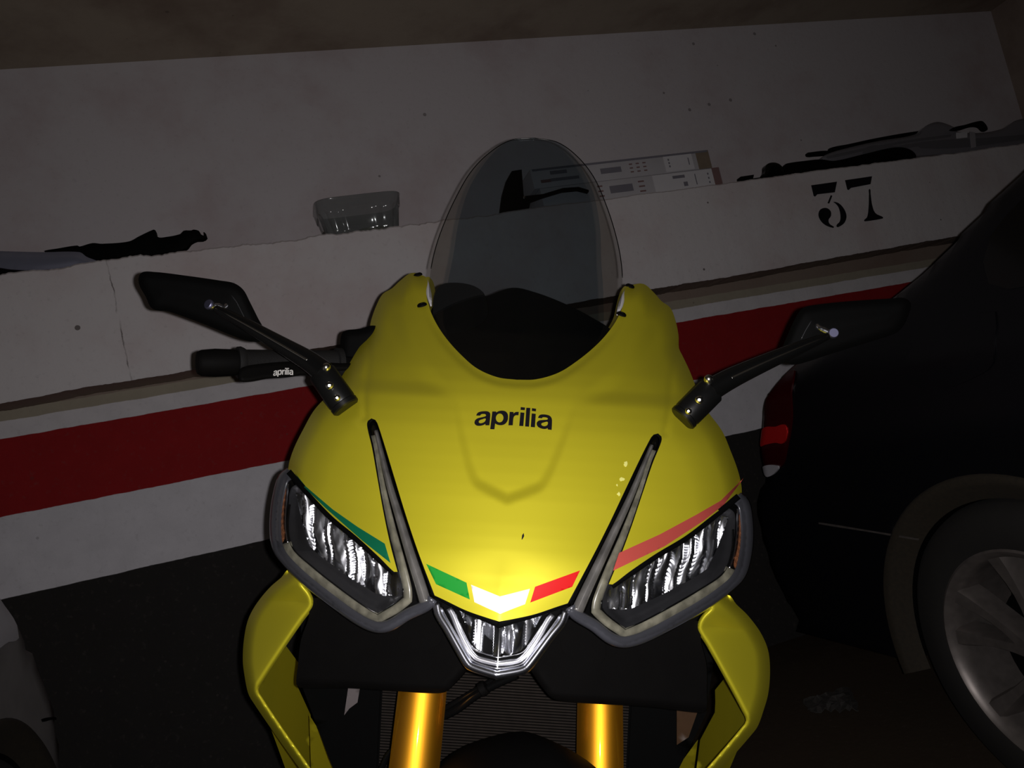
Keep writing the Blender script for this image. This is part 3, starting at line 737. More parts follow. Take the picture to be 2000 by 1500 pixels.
# ---- headlights (each with lens, light guides, reflector, indicator)
hl_outer_px = [(560,917,1),(547,925),(536,955),(529,995),(528,1040),(533,1074),(548,1098),(580,1130),(625,1166),(665,1198),(705,1222),(735,1236),(760,1234),(800,1212),(840,1196),(853,1186),(851,1160)]
def Dh(a, v):
    """outer lens surface: a little behind the skin"""
    return Dy_s(a, v) + 0.010
hl_full = Lp(hl_outer_px, .9) + Lp([(820,1070),(795,1000),(772,930),(750,865),(734,824)], .86) + Lp([(723,815),(712,826)], .9) + Lp([(722,880),(733,940),(746,1000),(760,1062),(772,1110)], .88) + Lp([(742,1085),(697,1045),(647,1004),(597,954)], .93)
hl_out = smooth_path(hl_full, 7)
rim_path = smooth_path(Lp([(564,925),(551,935),(542,965),(537,1000),(537,1040),(543,1070),(562,1095),(600,1132),(640,1163),(700,1206),(738,1223),(765,1220),(800,1199),(838,1181),(848,1168)], .9), 6, closed=False)
guide_path = smooth_path(Lp([(557,1060),(565,1082),(610,1122),(660,1160),(705,1190),(740,1208,1),(775,1190),(800,1172,1),(799,1150),(785,1095),(766,1030),(750,970),(735,905),(726,850)], .88), 5, closed=False)
guide2_path = smooth_path(Lp([(833,1176),(822,1140),(802,1080),(780,1012),(760,950),(742,885),(730,840)], .86), 5, closed=False)
bez_px = [(568,950),(560,985),(561,1030),(570,1068),(610,1105),(660,1144),(710,1180),(741,1199,1),(786,1168),(790,1150),(776,1100),(745,1078),(700,1038),(650,995),(605,950)]
ref_px = [(574,962),(590,962),(640,1000),(690,1042),(740,1082),(776,1108),(784,1135),(780,1164),(752,1164),(733,1158),(690,1132),(652,1106),(622,1084),(602,1066),(590,1030),(580,990)]
ind_px = [(546,940),(556,938),(554,985),(553,1020),(556,1052),(550,1060),(544,1020),(543,980)]
ribs = np.random.RandomState(4)
for s in (-1, 1):
    hous = panel('headlight', hl_out, lambda a, v: Dh(a, v) + 0.070, M['dark'], bike, 0.01, s, step=10)
    hous['label'] = 'slanted clear headlight'
    # sides of the housing, from lens edge back
    strip('lens_rim', rim_path, [(-14, .018), (-12.5, .007), (-6, .0015), (6, .0005), (9.5, .003), (11, .008), (11, .014)], Dh, M['rim'], hous, s)
    strip('housing_wall', smooth_path(Lp([(562,918),(540,940),(530,995),(529,1040),(536,1078),(580,1128),(640,1178),(705,1220),(738,1233),(765,1230),(800,1208),(850,1182)], .9), 6, closed=False),
          [(-1, .006), (3, .008), (3, .078), (-1, .078)], Dh, M['rim'], hous, s)
    strip('light_guide', guide_path, [(-11, .010), (-10, .003), (-4, .0005), (4, .0005), (10, .003), (11, .010)], lambda a, v: Dh(a, v) + 0.001, M['guide'], hous, s, taper=lambda t: 0.85 + .15 * math.cos(3 * t))
    strip('light_guide', guide2_path, [(-12, .010), (-10.5, .003), (-1.5, -.003), (0, -.0035), (9, .001), (12, .010)], lambda a, v: Dh(a, v) + 0.0005, M['guide2'], hous, s, taper=lambda t: 1.12 - .72 * t)
    bz = smooth_path(Lp(bez_px, .9), 6)
    panel('bezel', bz, lambda a, v: Dh(a, v) + 0.013 + 0.010 * sm(dist(a, v, bz, True), 0, 16), M['bezel'], hous, 0.003, s, holes=[smooth_path([p + (1,) for p in Lp(ref_px, .9)], 6.0)])
    strip('bezel_edge', smooth_path(Lp([(563,985),(560,1030),(570,1070),(610,1107),(660,1146),(710,1182),(741,1201,1),(788,1169),(792,1150)], .9), 6, closed=False),
          [(-2.2, .006), (0, .002), (2.2, .006), (0, .012)], Dh, M['gloss'], hous, s)
    rf = smooth_path([p + (1,) for p in Lp(ref_px, .9)], 3.0)
    xs = np.sort(np.concatenate([np.arange(215, 445, 21) + ribs.uniform(-5, 5, len(np.arange(215, 445, 21)))]))
    A = ribs.uniform(.55, 1.25, 40); B = ribs.uniform(-1, 1, 40); Cq = ribs.uniform(-1, 1, 40); W = ribs.uniform(0, 6.28, 40)
    top_a = np.array([p[0] for p in Lp([(776,1108),(740,1082),(690,1042),(640,1000),(590,962),(574,962)], .9)]); top_v = np.array([p[1] for p in Lp([(776,1108),(740,1082),(690,1042),(640,1000),(590,962),(574,962)], .9)])
    def Dr(a, v, xs=xs, A=A, B=B, Cq=Cq, W=W):
        a = np.abs(a)
        # rows of upright convex flutes, each tipped its own way; they stand upright although the skin above leans back
        aw = a + 0.10 * (v - 300) + 2.2 * np.sin(v / 13.0 + a / 60.0)
        i = np.clip(np.searchsorted(xs, aw) - 1, 0, len(xs) - 2); t = np.clip((aw - xs[i]) / (xs[i+1] - xs[i]), 0, 1)
        vt = np.interp(a, top_a, top_v); ac = (xs[i] + xs[i+1]) / 2 ; vc = np.interp(ac, top_a, top_v)
        base = Dh(ac, vc) + 0.018                       # every flute is its own upright step
        vm = vt + 42 + 26 * B[i]
        d = -0.00013 * (v - vt) - 0.00012 * (a - ac) + 0.00042 * np.sign(Cq[i]) * np.clip(np.abs(Cq[i]) - .25, 0, 1) * (v - vm) + 0.00030 * B[i] * (a - ac) - 0.0020 * A[i] * (1 - (2*t - 1) ** 2)
        d += 0.0000016 * (1 + Cq[i]) * (v - vm) ** 2 + 0.0004 * np.sin(v / 7.0 + W[i]) * (0.4 + 0.6 * np.sin(a / 3.1 + W[i]))
        return base + d
    panel('reflector', rf, Dr, M['chrome'], hous, 0.002, s, step=3.0)
    ind = smooth_path(Lp(ind_px, .95), 4)
    panel('turn_signal', ind, lambda a, v: Dh(a, v) + 0.006 + 0.0016 * np.sin(v / 2.2) * np.sin(a / 1.6), M['amber'], hous, 0.003, s, step=2.6)
    strip('turn_signal_rib', smooth_path(Lp([(560,945),(557,990),(557,1030),(562,1060)], .94), 5, closed=False), [(-2.5, .006), (0, .002), (2.5, .006)], Dh, M['chrome2'], hous, s)
    panel('lens', smooth_path(hl_full, 8), lambda a, v: Dh(a, v) - 0.004 + 0.012 * (1 - sm(dist(a, v, hl_out, True), 0, 14)), M['lens'], hous, 0.0015, s, step=9)

# ---- centre running light under the nose
cl_px = [(844,1168),(846,1192),(862,1222),(888,1266),(906,1300),(916,1309),(945,1320),(973,1328)]
def Dc(a, v): return np.interp(v, [380, 470, 580], [.785, .768, .750]) + 0.00009 * np.abs(a)
def clp(px, Dg=.77):
    h = Lp(px, Dg); h = smooth_path(h, 5, closed=False); return h
def sym(h): 
    h = h.copy(); h[-1, 0] = 0; return np.concatenate([h, (h[:-1] * [-1, 1])[::-1]])
ctr = panel('centre_light', np.concatenate([sym(clp(cl_px))]), lambda a, v: Dc(a, v) + 0.030, M['dark'], bike, 0.02, step=10)
ctr['label'] = 'V-shaped clear running light under the nose'
def ring(name, px, prof, m, Dg=.77, dD=0.0):
    h = clp(px, Dg); h[-1, 0] = 0; full_ = np.concatenate([h, (h[:-1] * [-1, 1])[::-1]])
    return strip(name, full_, prof, lambda a, v: Dc(a, v) + dD, m, ctr)
ring('lens_rim', [(852,1178),(857,1200),(874,1228),(898,1270),(914,1296),(922,1302),(948,1311),(973,1318,1)], [(-10, .018), (-9, .004), (-5, .0), (4, 0), (8, .004), (9, .012)], M['chrome2'], dD=.001)
ring('chrome_bead', [(862,1186),(868,1200),(884,1228),(906,1264),(921,1288),(930,1294),(950,1301),(974,1306,1)], [(-2.6, .006), (0, -.001), (2.6, .006)], M['chrome'], dD=.003)
ring('chrome_trough', [(876,1188),(884,1202),(896,1232),(914,1266),(924,1279),(932,1286),(952,1292),(975,1297,1)], [(-6.5, .005), (-3.5, .0035), (0, .003), (3.5, .0035), (6.5, .006)], M['trough'], dD=.002)
ring('chrome_bead', [(884,1190),(890,1203),(903,1230),(920,1262),(930,1271),(940,1275),(955,1280),(975,1285,1)], [(-2.0, .008), (0, .002), (2.0, .008)], M['chrome'], dD=.003)
rin = sym(clp([(895,1190),(905,1212),(915,1240),(926,1262),(940,1272),(974,1283)]))
def Dcr(a, v):
    s_ = a; k = np.floor((s_ + 70) / 19.5); t = (s_ + 70) / 19.5 - k
    return Dc(a, v) + 0.019 - 0.0011 * (1 - (2*t-1) ** 2) - 0.00009 * (a - (k + .5) * 19.5 + 70) + 0.00060 * (np.mod(k * 2, 5) - 2) * (v - 470) * 0.35 + 0.0002 * (np.mod(k * 3, 5) - 2) * (a - (k + .5) * 19.5 + 70)
panel('reflector', rin, Dcr, M['chrome'], ctr, 0.002, step=3.2)
lr = random.Random(3)
panel('lens', sym(clp(cl_px)), lambda a, v: Dc(a, v) - 0.003 + 0.01 * (1 - sm(dist(a, v, sym(clp(cl_px)), True), 0, 10)), M['lens'], ctr, 0.0015, step=9)
gap = clp([(842,1152),(872,1170),(912,1190),(950,1206),(979,1219,1)]); gap[-1, 0] = 0
strip('nose_gap_strip', np.concatenate([gap, (gap[:-1] * [-1, 1])[::-1]]), [(-9, .0), (10, .0), (10, .02), (-9, .02)], lambda a, v: Dy_s(a, v) + 0.0075, M['dark'], bike)  # dark strip added to stand for the black gap under the nose edge
for s in (-1, 1):
    strip('fairing_gap_strip', smooth_path(Lp([(561,921),(600,963),(650,1013),(700,1053),(742,1090),(776,1120)], .93), 6, closed=False), [(-6, 0), (6, 0), (6, .008), (-6, .008)], lambda a, v: Dy_s(a, v) + 0.0055, M['dark'], bike, s)  # dark strip added for the black gap along the skin's lower edge
    strip('slot_gasket', smooth_path(Lp([(778,1117),(762,1060),(748,1000),(735,935),(724,875),(714,832),(722,818),(735,826),(750,868),(772,935),(795,1005),(820,1075),(850,1162)], .86), 6, closed=False), [(-3.5, 0), (3.5, 0), (3.5, .008), (-3.5, .008)], lambda a, v: Dy_s(a, v) + 0.0060, M['dark'], bike, s)

# ---- side fairings: V-shaped yellow arms
wing_out = [(566,1112),(548,1128),(525,1147),(499,1177),(482,1208),(474,1245),(472,1290),(477,1325),(483,1352),(489,1365),(540,1440),(583,1500),(625,1560),(665,1640)]
wing_in = [(685,1640),(645,1565),(604,1500),(552,1425),(509,1360),(503,1347),(512,1330),(553,1268),(592,1212),(610,1188),(612,1175),(606,1158),(592,1140)]
wo = smooth_path(Lp(wing_out, 1.0), 6, closed=False); wi = smooth_path(Lp(wing_in, .93), 6, closed=False)
wing = smooth_path(Lp(wing_out, 1.0) + Lp(wing_in, .93), 6)
def Dw(a, v):
    di = dist(a, v, wi); do = dist(a, v, wo)
    base = 0.925 + 0.00012 * (v - 400)
    return base + 0.0014 * di ** 1.02 * 0.85 - 0.008 * (1 - np.exp(-di / 9.0)) + 0.014 * np.clip(1 - di / 9, 0, 1) ** 2 + 0.05 * np.clip(1 - do / 24, 0, 1) ** 2
for s in (-1, 1):
    sf = panel('side_fairing', wing, Dw, M['yellow'], bike, 0.003, s, step=3.6)
    ip1 = Lp([(556,1262),(580,1297),(577,1320),(576,1340),(600,1396),(606,1600),(560,1520),(520,1400),(500,1345),(530,1300)], 1.08)
    panel('inner_duct', smooth_path([p + (1,) for p in ip1], 10), lambda a, v: .96 + 0.0034 * np.clip(500 - a, 0, 200) + 0.0 * v, M['yellow'], sf, 0.003, s, step=10)
    ip2 = Lp([(600,1396),(630,1446),(660,1500),(700,1570),(606,1600)], 1.05)
    panel('inner_duct_edge', smooth_path([p + (1,) for p in ip2], 10), lambda a, v: 1.15 + 0.0022 * (400 - a), M['yellow'], sf, 0.003, s, step=10)
    # the cowling running back along the engine, hidden from in front
    V = []; Fc = []
    rows = [(0.47, 0.42, 0.84, .275, .255), (0.55, 0.34, 0.86, .270, .27), (0.80, 0.30, 0.80, .250, .262), (1.00, 0.36, 0.66, .215, .235)]
    for y, z0, z1, xt, xm in rows:
        for k in range(9):
            t = k / 8; V.append((s * (xt + (xm - xt) * math.sin(math.pi * t) - 0.05 * (1 - t)), y, z0 + (z1 - z0) * t))
    for i in range(3):
        for k in range(8): Fc.append((i*9+k, (i+1)*9+k, (i+1)*9+k+1, i*9+k+1))
    o = mesh('side_cowling', V, Fc, M['yellow'], sf); sd = o.modifiers.new('s', 'SOLIDIFY'); sd.thickness = 0.004; sd.offset = -1
    ss2 = o.modifiers.new('sub', 'SUBSURF'); ss2.levels = 2; ss2.render_levels = 2

# ---- black lower cowls under the headlights
for s in (-1, 1):
    lc = smooth_path(Lp([(612,1168),(600,1210),(586,1250),(580,1300),(577,1337),(584,1343),(680,1344),(760,1349),(840,1354),(868,1352),(882,1342),(912,1309),(920,1290),(880,1230),(856,1195),(800,1200),(730,1225),(660,1190)], .9), 7)
    edge = smooth_path(Lp([(577,1341),(700,1345),(850,1354),(872,1352),(885,1342),(913,1308)], .9), 7, closed=False)
    pc = panel('lower_cowl', lc, lambda a, v: 0.86 + 0.00022 * np.abs(a) - 0.0003 * (v - 450) * 0.3 + 0.012 * np.clip(1 - dist(a, v, edge) / 12, 0, 1) ** 2, M['black'], bike, 0.04, s, step=9)
    em = smooth_path(Lp([(780,1232),(783,1272),(812,1273),(838,1269),(862,1252),(856,1215),(820,1205)], .88), 7)
    panel('cowl_insert', em, lambda a, v: 0.855 + 0.00022 * np.abs(a) - 0.00009 * (v - 450), M['black'], pc, 0.01, s, step=9)
# dark sheet added for the black void inside the bike, closing the view
blk = smooth_path([p + (1,) for p in Lp([(620,1120),(585,1200),(590,1345),(640,1480),(700,1620)], 1.1)] , 12, closed=False)
inner = np.concatenate([blk, (blk * [-1, 1])[::-1]])
panel('inner_dark_sheet', inner, lambda a, v: 1.16 + 0 * a, M['dark'], bike, 0.01, step=30)

# ---- radiator
rad = np.array([(-240, 560), (250, 560), (250, 900), (-240, 900)], float)
R0 = panel('radiator', rad, lambda a, v: 1.115 + 0 * a + 0.0001 * (v - 600), M['dark'], bike, 0.03, step=40)
V = []; Fc = []
for i in range(60):
    v0 = 562 + i * 5.6
    for (v_, d_) in ((v0, 0.0), (v0 + .8, -0.003), (v0 + 4.0, -0.003), (v0 + 4.8, 0.0)):
        for u_ in (-236, 246): V.append(BL(u_, v_, 1.115 + 0.0001 * (v_ - 600) + d_))
    k = i * 8
    for c in range(3): Fc.append((k+2*c, k+2*c+1, k+2*c+3, k+2*c+2))
mesh('radiator_core', V, Fc, M['radiator'], R0, smooth=False)

# ================= steering group
SA = np.array([0, 0.323, 0.667]); SD = nrm(np.array([0, .41, .91])); ST = math.radians(17)
def steer(p, ang=ST):
    p = np.asarray(p, float); r = p - SA; c, s_ = math.cos(ang), math.sin(ang)
    return SA + r * c + np.cross(SD, r) * s_ + SD * (r @ SD)[..., None] * (1 - c) if p.ndim > 1 else SA + r * c + np.cross(SD, r) * s_ + SD * SD.dot(r) * (1 - c)
FO = 0.058
def fk(x, t): return steer(np.array([x, SA[1] - FO * .91, 0.667 + FO * .41]) + SD * t)
for s in (-1, 1):
    f = lathe('fork', fk(s * .119, -.13), fk(s * .119, .24), [(0, .0285), (.02, .0300), (.97, .0300), (1, .028)], M['gold'], bike, 64)
    f['label'] = 'gold fork tube'
    lathe('fork_slider', fk(s * .119, -.36), fk(s * .119, -.13), [(0, .0205), (1, .0205)], M['disc'], f, 32)
    lathe('fork_foot', fk(s * .108, -.44), fk(s * .119, -.33), [(0, .024), (.2, .03), (.85, .026), (1, .022)], M['black'], f, 24)
    box('brake_caliper', fk(s * .092, -.30) + np.array([0, .07, .03]), (.04, .07, .11), M['black'], f, .012)
axle = steer(np.array([0, SA[1] - (FO + .02) * .91, 0.667 + FO * .41]) + SD * -.395)
ax = nrm(steer(SA + np.array([1.0, 0, 0])) - SA)
WR = 0.300
axle[2] = WR + 0.012
def ring_lathe(name, prof, m, parent, c, axd, n=96):
    x, y, d = frame_of(axd); V = []; Fc = []; k = len(prof)
    for i in range(n):
        a = 2 * math.pi * i / n
        for (w_, r) in prof: V.append(c + d * w_ + r * (x * math.cos(a) + y * math.sin(a)))
    for i in range(n):
        for q in range(k): Fc.append((i*k+q, i*k+(q+1) % k, ((i+1) % n)*k+(q+1) % k, ((i+1) % n)*k+q))
    o = mesh(name, V, Fc, m, parent); autosharp(o, 45); return o
def moto_wheel(c, axd, wid, par, r=WR):
    wh = ring_lathe('tyre', [(-wid*.5, r-.055), (-wid*.52, r-.035), (-wid*.38, r-.010), (-wid*.15, r-.001), (wid*.15, r-.001), (wid*.38, r-.010), (wid*.52, r-.035), (wid*.5, r-.055), (wid*.4, r-.075), (-wid*.4, r-.075)], M['rubber'], par, c, axd)
    ring_lathe('wheel_rim', [(-wid*.42, r-.07), (wid*.42, r-.07), (wid*.40, r-.085), (.02, r-.095), (-.02, r-.095), (-wid*.40, r-.085)], M['gloss'], wh, c, axd)
    x, y, d = frame_of(axd)
    for i in range(10):
        a = 2 * math.pi * i / 10; dr = x * math.cos(a) + y * math.sin(a)
        tube('wheel_spoke', [c + dr * .03, c + dr * .12, c + dr * (r - .09)], [.014, .010, .011], M['gloss'], wh, 8, 3)
    lathe('wheel_hub', c - d * .05, c + d * .05, [(0, .03), (1, .03)], M['gloss'], wh, 24)
    for s in (-1, 1):
        ring_lathe('brake_disc', [(s * (wid*.62), .155), (s * (wid*.62 + .005), .155), (s * (wid*.62 + .005), .105), (s * (wid*.62), .105)], M['disc'], wh, c, axd, 64)
    return wh
moto_wheel(axle, ax, 0.12, bike)
# front mudguard hugging the tyre
x_, y_, d_ = frame_of(ax); V = []; Fc = []; na, nc = 40, 17
fr_ = nrm(np.cross(ax, np.array([0, 0, 1.0]))); 
if fr_[1] > 0: fr_ = -fr_
upv = nrm(np.cross(fr_, ax)); upv = upv if upv[2] > 0 else -upv
for i in range(na):
    a = math.radians(-62 + 150 * i / (na - 1))         # measured from straight up, backwards positive
    dr = upv * math.cos(a) - fr_ * math.sin(a)
    for k in range(nc):
        t = -1 + 2 * k / (nc - 1); rr = WR + .056 + .006 * math.exp(-(t / .28) ** 2) - .060 * abs(t) ** 3.4 - 0.012 * abs(t)
        V.append(axle + dr * rr + ax * t * 0.112)
for i in range(na - 1):
    for k in range(nc - 1): Fc.append((i*nc+k, (i+1)*nc+k, (i+1)*nc+k+1, i*nc+k+1))
o = mesh('front_mudguard', V, Fc, M['black'], bike); sd = o.modifiers.new('s', 'SOLIDIFY'); sd.thickness = .004; sd.offset = 0
# brake hoses
tube('brake_hose', [BP(868, 1398, .97), BP(893, 1385, .965), BP(930, 1358, .96), BP(965, 1338, .955), BP(1010, 1318, .95)], .0052, M['gloss'], bike, 12)
tube('brake_hose', [BP(862, 1388, .975), BP(900, 1366, .97), BP(940, 1342, .965), BP(985, 1316, .96)], .0035, M['gloss'], bike, 10)
tube('brake_hose', [BP(742, 1510, 1.02), BP(756, 1478, 1.02), BP(770, 1462, 1.02), BP(790, 1440, 1.03)], .004, M['gloss'], bike, 10)
lathe('hose_clamp', BP(938, 1349, .952), BP(950, 1341, .952), [(0, .008), (.1, .009), (.9, .009), (1, .008)], M['black'], bike, 16)
# engine mounting plates glimpsed beside the radiator
grey = mat('engine_grey', (.13, .11, .11), .6); brown = mat('coppery_engine_cover', (.05, .022, .006), .5, var=.3)
P = smooth_path([p + (1,) for p in Up([(680,1342),(703,1342),(698,1372),(682,1384),(672,1397)], 1.1)], 8)
panel('engine_bracket', P, lambda a, v: 1.10 + 0 * a, grey, bike, .006, step=12)
P = smooth_path([p + (1,) for p in Up([(1322,1365),(1370,1370),(1362,1392),(1345,1440),(1322,1455)], 1.1)], 8)
panel('engine_cover', P, lambda a, v: 1.10 + 0 * a, brown, bike, .006, step=12)

# ---- handlebar (photo left), lever, switchgear; the other one mirrored about the steering head
def grip(par, f, dash=False):
    p = lambda x, y, D: f(BP(x, y, D))
    a, b, c, d = p(384, 709, 1.12), p(463, 708, 1.15), p(668, 709, 1.24), p(760, 712, 1.30)
    ax_ = b - a
    hb = tube('handlebar', [b, c, d], .011, M['gloss'], par, 16, 3)
    lathe('bar_end', a, b, [(0, .0155), (.02, .0168), (.12, .0195), (.45, .0212), (.9, .0202), (1, .0190)], M['black'], hb, 40)
    lathe('grip_rubber', b, c, [(0, .0207), (.0, .0240), (.03, .0246), (.06, .0224), (.08, .0200), (.5, .0200), (.93, .0206), (.94, .0246), (.99, .0246), (1, .0206)], M['rubber'], hb, 40)
    return hb
ident = lambda q: q
hb = grip(bike, ident)
hb['label'] = 'handlebar with rubber grip'
# lever: a curved blade in front of the grip
lev = smooth_path(Up([(466,735),(468,722),(480,715),(520,709),(560,706),(600,706),(660,709),(690,711),(690,721),(640,725),(600,731),(560,737),(520,740),(500,744),(485,746),(470,745)], 1.1), 6)
def Dlv(a, v):
    return 1.09 + 0.00045 * (540 - np.abs(a)) - 0.00045 * (v - T(560, 724, 1.1)[1]) + 0.006 * np.clip(1 - dist(np.asarray(a), v, lev, True) / 6, 0, 1) ** 2
levp = panel('brake_lever', lev, Dlv, M['black'], bike, .012, step=4)
lettering('lettering', lambda x, y: T(533 + (x - 246) / 1514 * 38.5, 718.5 + (y - 250) / 440 * 15.5 + 2.8 - (x - 246) / 1514 * 4.6, 1.10), M['paleink'],
          lambda q, d: BL(q[:, 0], q[:, 1], Dlv(q[:, 0], q[:, 1]) - .0012 + d), levp, 1.2)
sw = smooth_path(Up([(668,722),(664,690),(667,652),(676,645),(695,643),(712,640),(722,636),(740,640),(742,700),(720,722)], 1.26), 6)
panel('switchgear', sw, lambda a, v: 1.25 + 0.012 * np.clip(1 - dist(np.asarray(a), v, sw, True) / 14, 0, 1) ** 2, M['dark'], bike, .05, step=7)
# right bar folds back behind the fairing
p0, p1, p2 = np.array([.12, .34, .93]), np.array([.20, .43, .92]), np.array([.265, .54, .90])
hb2 = tube('handlebar', [p0, p1, p2], .011, M['gloss'], bike, 16, 4); hb2['label'] = 'handlebar folded back behind the fairing'
lathe('grip_rubber', p1, p2, [(0, .018), (.05, .021), (.08, .0176), (1, .018)], M['rubber'], hb2, 32)
lathe('bar_end', p2, p2 + nrm(p2 - p1) * .05, [(0, .017), (.5, .019), (1, .015)], M['gloss'], hb2, 32)
# top yoke and dash carrier
box('top_yoke', steer(SA + SD * .30), (.26, .07, .025), M['black'], bike, .01, rot=Matrix.Rotation(-math.radians(24), 3, 'X'))

# ---- mirrors
def mirror_unit(shell, crease, ball, neck, arm, base, b1, b2, nut, D0, s, name_lab):
    SH = 0.055; D0 += SH
    arm = [(x, y, D + SH) for x, y, D in arm]; base = tuple((x, y, D + SH) for x, y, D in base)
    b1 = ((b1[0][0], b1[0][1], b1[0][2] + SH), b1[1]); b2 = (b2[0], b2[1], b2[2] + SH); nut = (nut[0], nut[1], nut[2] + SH)
    D1 = D0 - .01
    sh = smooth_path(Up(shell, D0), 5)
    ci = np.array([T(*ball, D0)])
    def Dm(a, v):
        d = dist(a, v, sh, True); return D0 + 0.012 * np.clip(1 - d / 16, 0, 1) ** 2 - 0.004 * sm(d, 10, 45)
    mr = panel('mirror', sh, Dm, M['dark'], bike, .022, step=6)
    mr['label'] = name_lab
    shc = (sh - sh.mean(0)) * .93 + sh.mean(0)
    panel('mirror_glass', shc, lambda a, v: D0 + 0.0345 + 0 * a, M['chrome'], mr, .001, step=20)
    # triangular recess rib next to the ball joint
    cr = smooth_path([p + (1,) for p in Up(crease, D0)], 5, closed=False)
    strip('shell_rib', cr, [(-1.6, .002), (0, -.0035), (1.6, .002)], lambda a, v: Dm(np.asarray(a), np.asarray(v)), M['bezel'], mr)
    pb = BP(ball[0], ball[1], D1 - .006)
    bm = bmesh.new(); bmesh.ops.create_uvsphere(bm, u_segments=32, v_segments=20, radius=.0062); bmesh.ops.translate(bm, vec=Vector(pb), verts=bm.verts)
    me = bpy.data.meshes.new('ball_joint'); bm.to_mesh(me); bm.free(); link('ball_joint', me, M['chrome2'], mr)
    # flat ball face
    nf = nrm(nrm(CL - pb) + np.array([-.75 if s < 0 else .30, 0, .35 if s < 0 else .22])); lathe('ball_cap', pb + nf * .003, pb + nf * .0068, [(0, .0068), (.7, .0066), (1, .0057)], M['ballcap'], mr, 32)
    tube('ball_neck', [pb, BP(*neck[0], D1), BP(*neck[1], D1 + .004), BP(*neck[2], D0 + .008)], [.0035, .0045, .0035, .006], M['chrome2'], mr, 14, 6)
    # arm, widening from the ball to the base
    A = [BP(x, y, D) for x, y, D in arm]
    ar = tube('mirror_arm', A, [.0045, .0085, .0110, .0135, .0150], M['gloss'], mr, 20, 5)
    fr = []; R_ = [.0045, .0085, .0110, .0135]
    for q, r in zip(A[:4], R_):
        fr.append(q + nrm(CL - q) * (r * 1.0))
    tube('arm_highlight', fr, [.0008, .0012, .0015, .0017], M['steel'], ar, 10, 5)  # bright steel bead along the bevel, imitating the arm's highlight line
    c0, c1 = BP(*base[0]), BP(*base[1])
    bs = lathe('mirror_base', c0, c1, [(0, .0170), (.03, .0182), (.80, .0186), (.86, .0178), (.88, .0188), (.97, .0186), (1.0, .0168)], M['satin'], mr, 40)
    rc = frame_of(c1 - c0)
    nf = nrm(CL - (c0 + c1) / 2)
    mid = (c0 * .45 + c1 * .55); u_, v_ = T(base[1][0], base[1][1] - 20, base[1][2])
    tube('mirror_stem', [mid, mid + np.array([-s * .012, .06, -.015]), mid + np.array([-s * .02, .13, -.03])], [.012, .011, .011], M['gloss'], mr, 14, 3)
    pr = smooth_path(Up(b1[1], b1[0][2]), 4)
    panel('slot', pr, lambda a, v: base[0][2] - .0194 + 0 * a, M['dark'], bs, .006, step=6)
    for (x, y, D, r) in (b1[0] + (.0052,), b2 + (.0042,)):
        p = BP(x, y, D - .0193); lathe('bolt', p, p + nf * .0035, [(0, r), (.35, r), (.6, r * .86), (.85, r * .6), (1, r * .36), (.6, r * .3), (.6, .0001)], M['steel'], bs, 24)
    p = BP(*nut); nn = nrm(np.array([s * -.35, -.62, .7]))
    lathe('dome_nut', p - nn * .005, p + nn * .005, [(0, .0062), (.4, .0062), (.7, .0050), (.9, .003), (1, .0002)], M['steel'], bs, 24)
    return mr
mirror_unit([(275,533),(300,531),(360,538),(430,548),(456,553),(474,566),(487,590),(502,620),(515,646),(513,663),(500,668),(470,662),(400,634),(330,609),(297,603),(284,580),(270,552)],
            [(452,577),(462,590),(480,626)], (412, 597), [(427,598),(437,601),(449,590)],
            [(421,602,.958), (480,634,.955), (545,671,.95), (600,703,.945), (632,727,.94)],
            ((628,728,.945), (677,797,.938)), ((643,753,.940), [(641,752),(650,748),(662,766),(669,780),(664,789),(655,787),(646,772)]), (658,777,.932), (637,716,.932), .985, -1,
            'black mirror on the photo-left side')
mirror_unit([(1566,603),(1582,597),(1650,589),(1740,583),(1765,582),(1778,592),(1775,612),(1764,636),(1748,651),(1700,667),(1620,692),(1560,711),(1540,711),(1530,700),(1527,684),(1540,650),(1553,622)],
            [(1585,627),(1574,645),(1565,663)], (1626, 652), [(1610,645),(1600,640),(1592,632)],
            [(1618,656,.958), (1560,680,.955), (1495,708,.95), (1430,738,.945), (1388,762,.94)],
            ((1390,762,.945), (1332,819,.938)), ((1366,781,.940), [(1362,776),(1372,778),(1368,792),(1354,806),(1344,812),(1335,806),(1344,792)]), (1345,803,.932), (1384,739,.932), .985, 1,
            'black mirror on the photo-right side')

# ---- yellow tank shroud peeking out, then tank, seat, tail, engine, rear wheel
tb = smooth_path([p + (1,) for p in Up([(1262,611),(1275,607),(1301,609),(1303,640),(1300,670),(1262,650)], 1.42)], 6)
panel('tank_shroud', tb, lambda a, v: 1.42 + 0.0006 * (300 - np.abs(a)), M['yellow'], bike, .02, step=8)
def loft(name, rings, m, par, n=28, sub=1):
    """rings: (y, zc, half width, half height, squareness)"""
    V = []; Fc = []
    for (y, zc, hw, hh, e) in rings:
        for i in range(n):
            a = 2 * math.pi * i / n; c, s_ = math.cos(a), math.sin(a)
            V.append((hw * math.copysign(abs(c) ** e, c), y, zc + hh * math.copysign(abs(s_) ** e, s_)))
    k = len(rings)
    for q in range(k - 1):
        for i in range(n): Fc.append((q*n+i, q*n+(i+1) % n, (q+1)*n+(i+1) % n, (q+1)*n+i))
    Fc += [tuple(range(n))[::-1], tuple(range((k-1)*n, k*n))]
    o = mesh(name, V, Fc, m, par)
    if sub: q = o.modifiers.new('sub', 'SUBSURF'); q.levels = q.render_levels = sub
    return o
loft('fuel_tank', [(.56, .84, .10, .05, .8), (.60, .86, .14, .08, .8), (.74, .885, .155, .095, .8), (.90, .86, .13, .09, .8), (.98, .81, .08, .05, .9)], M['yellow'], bike)
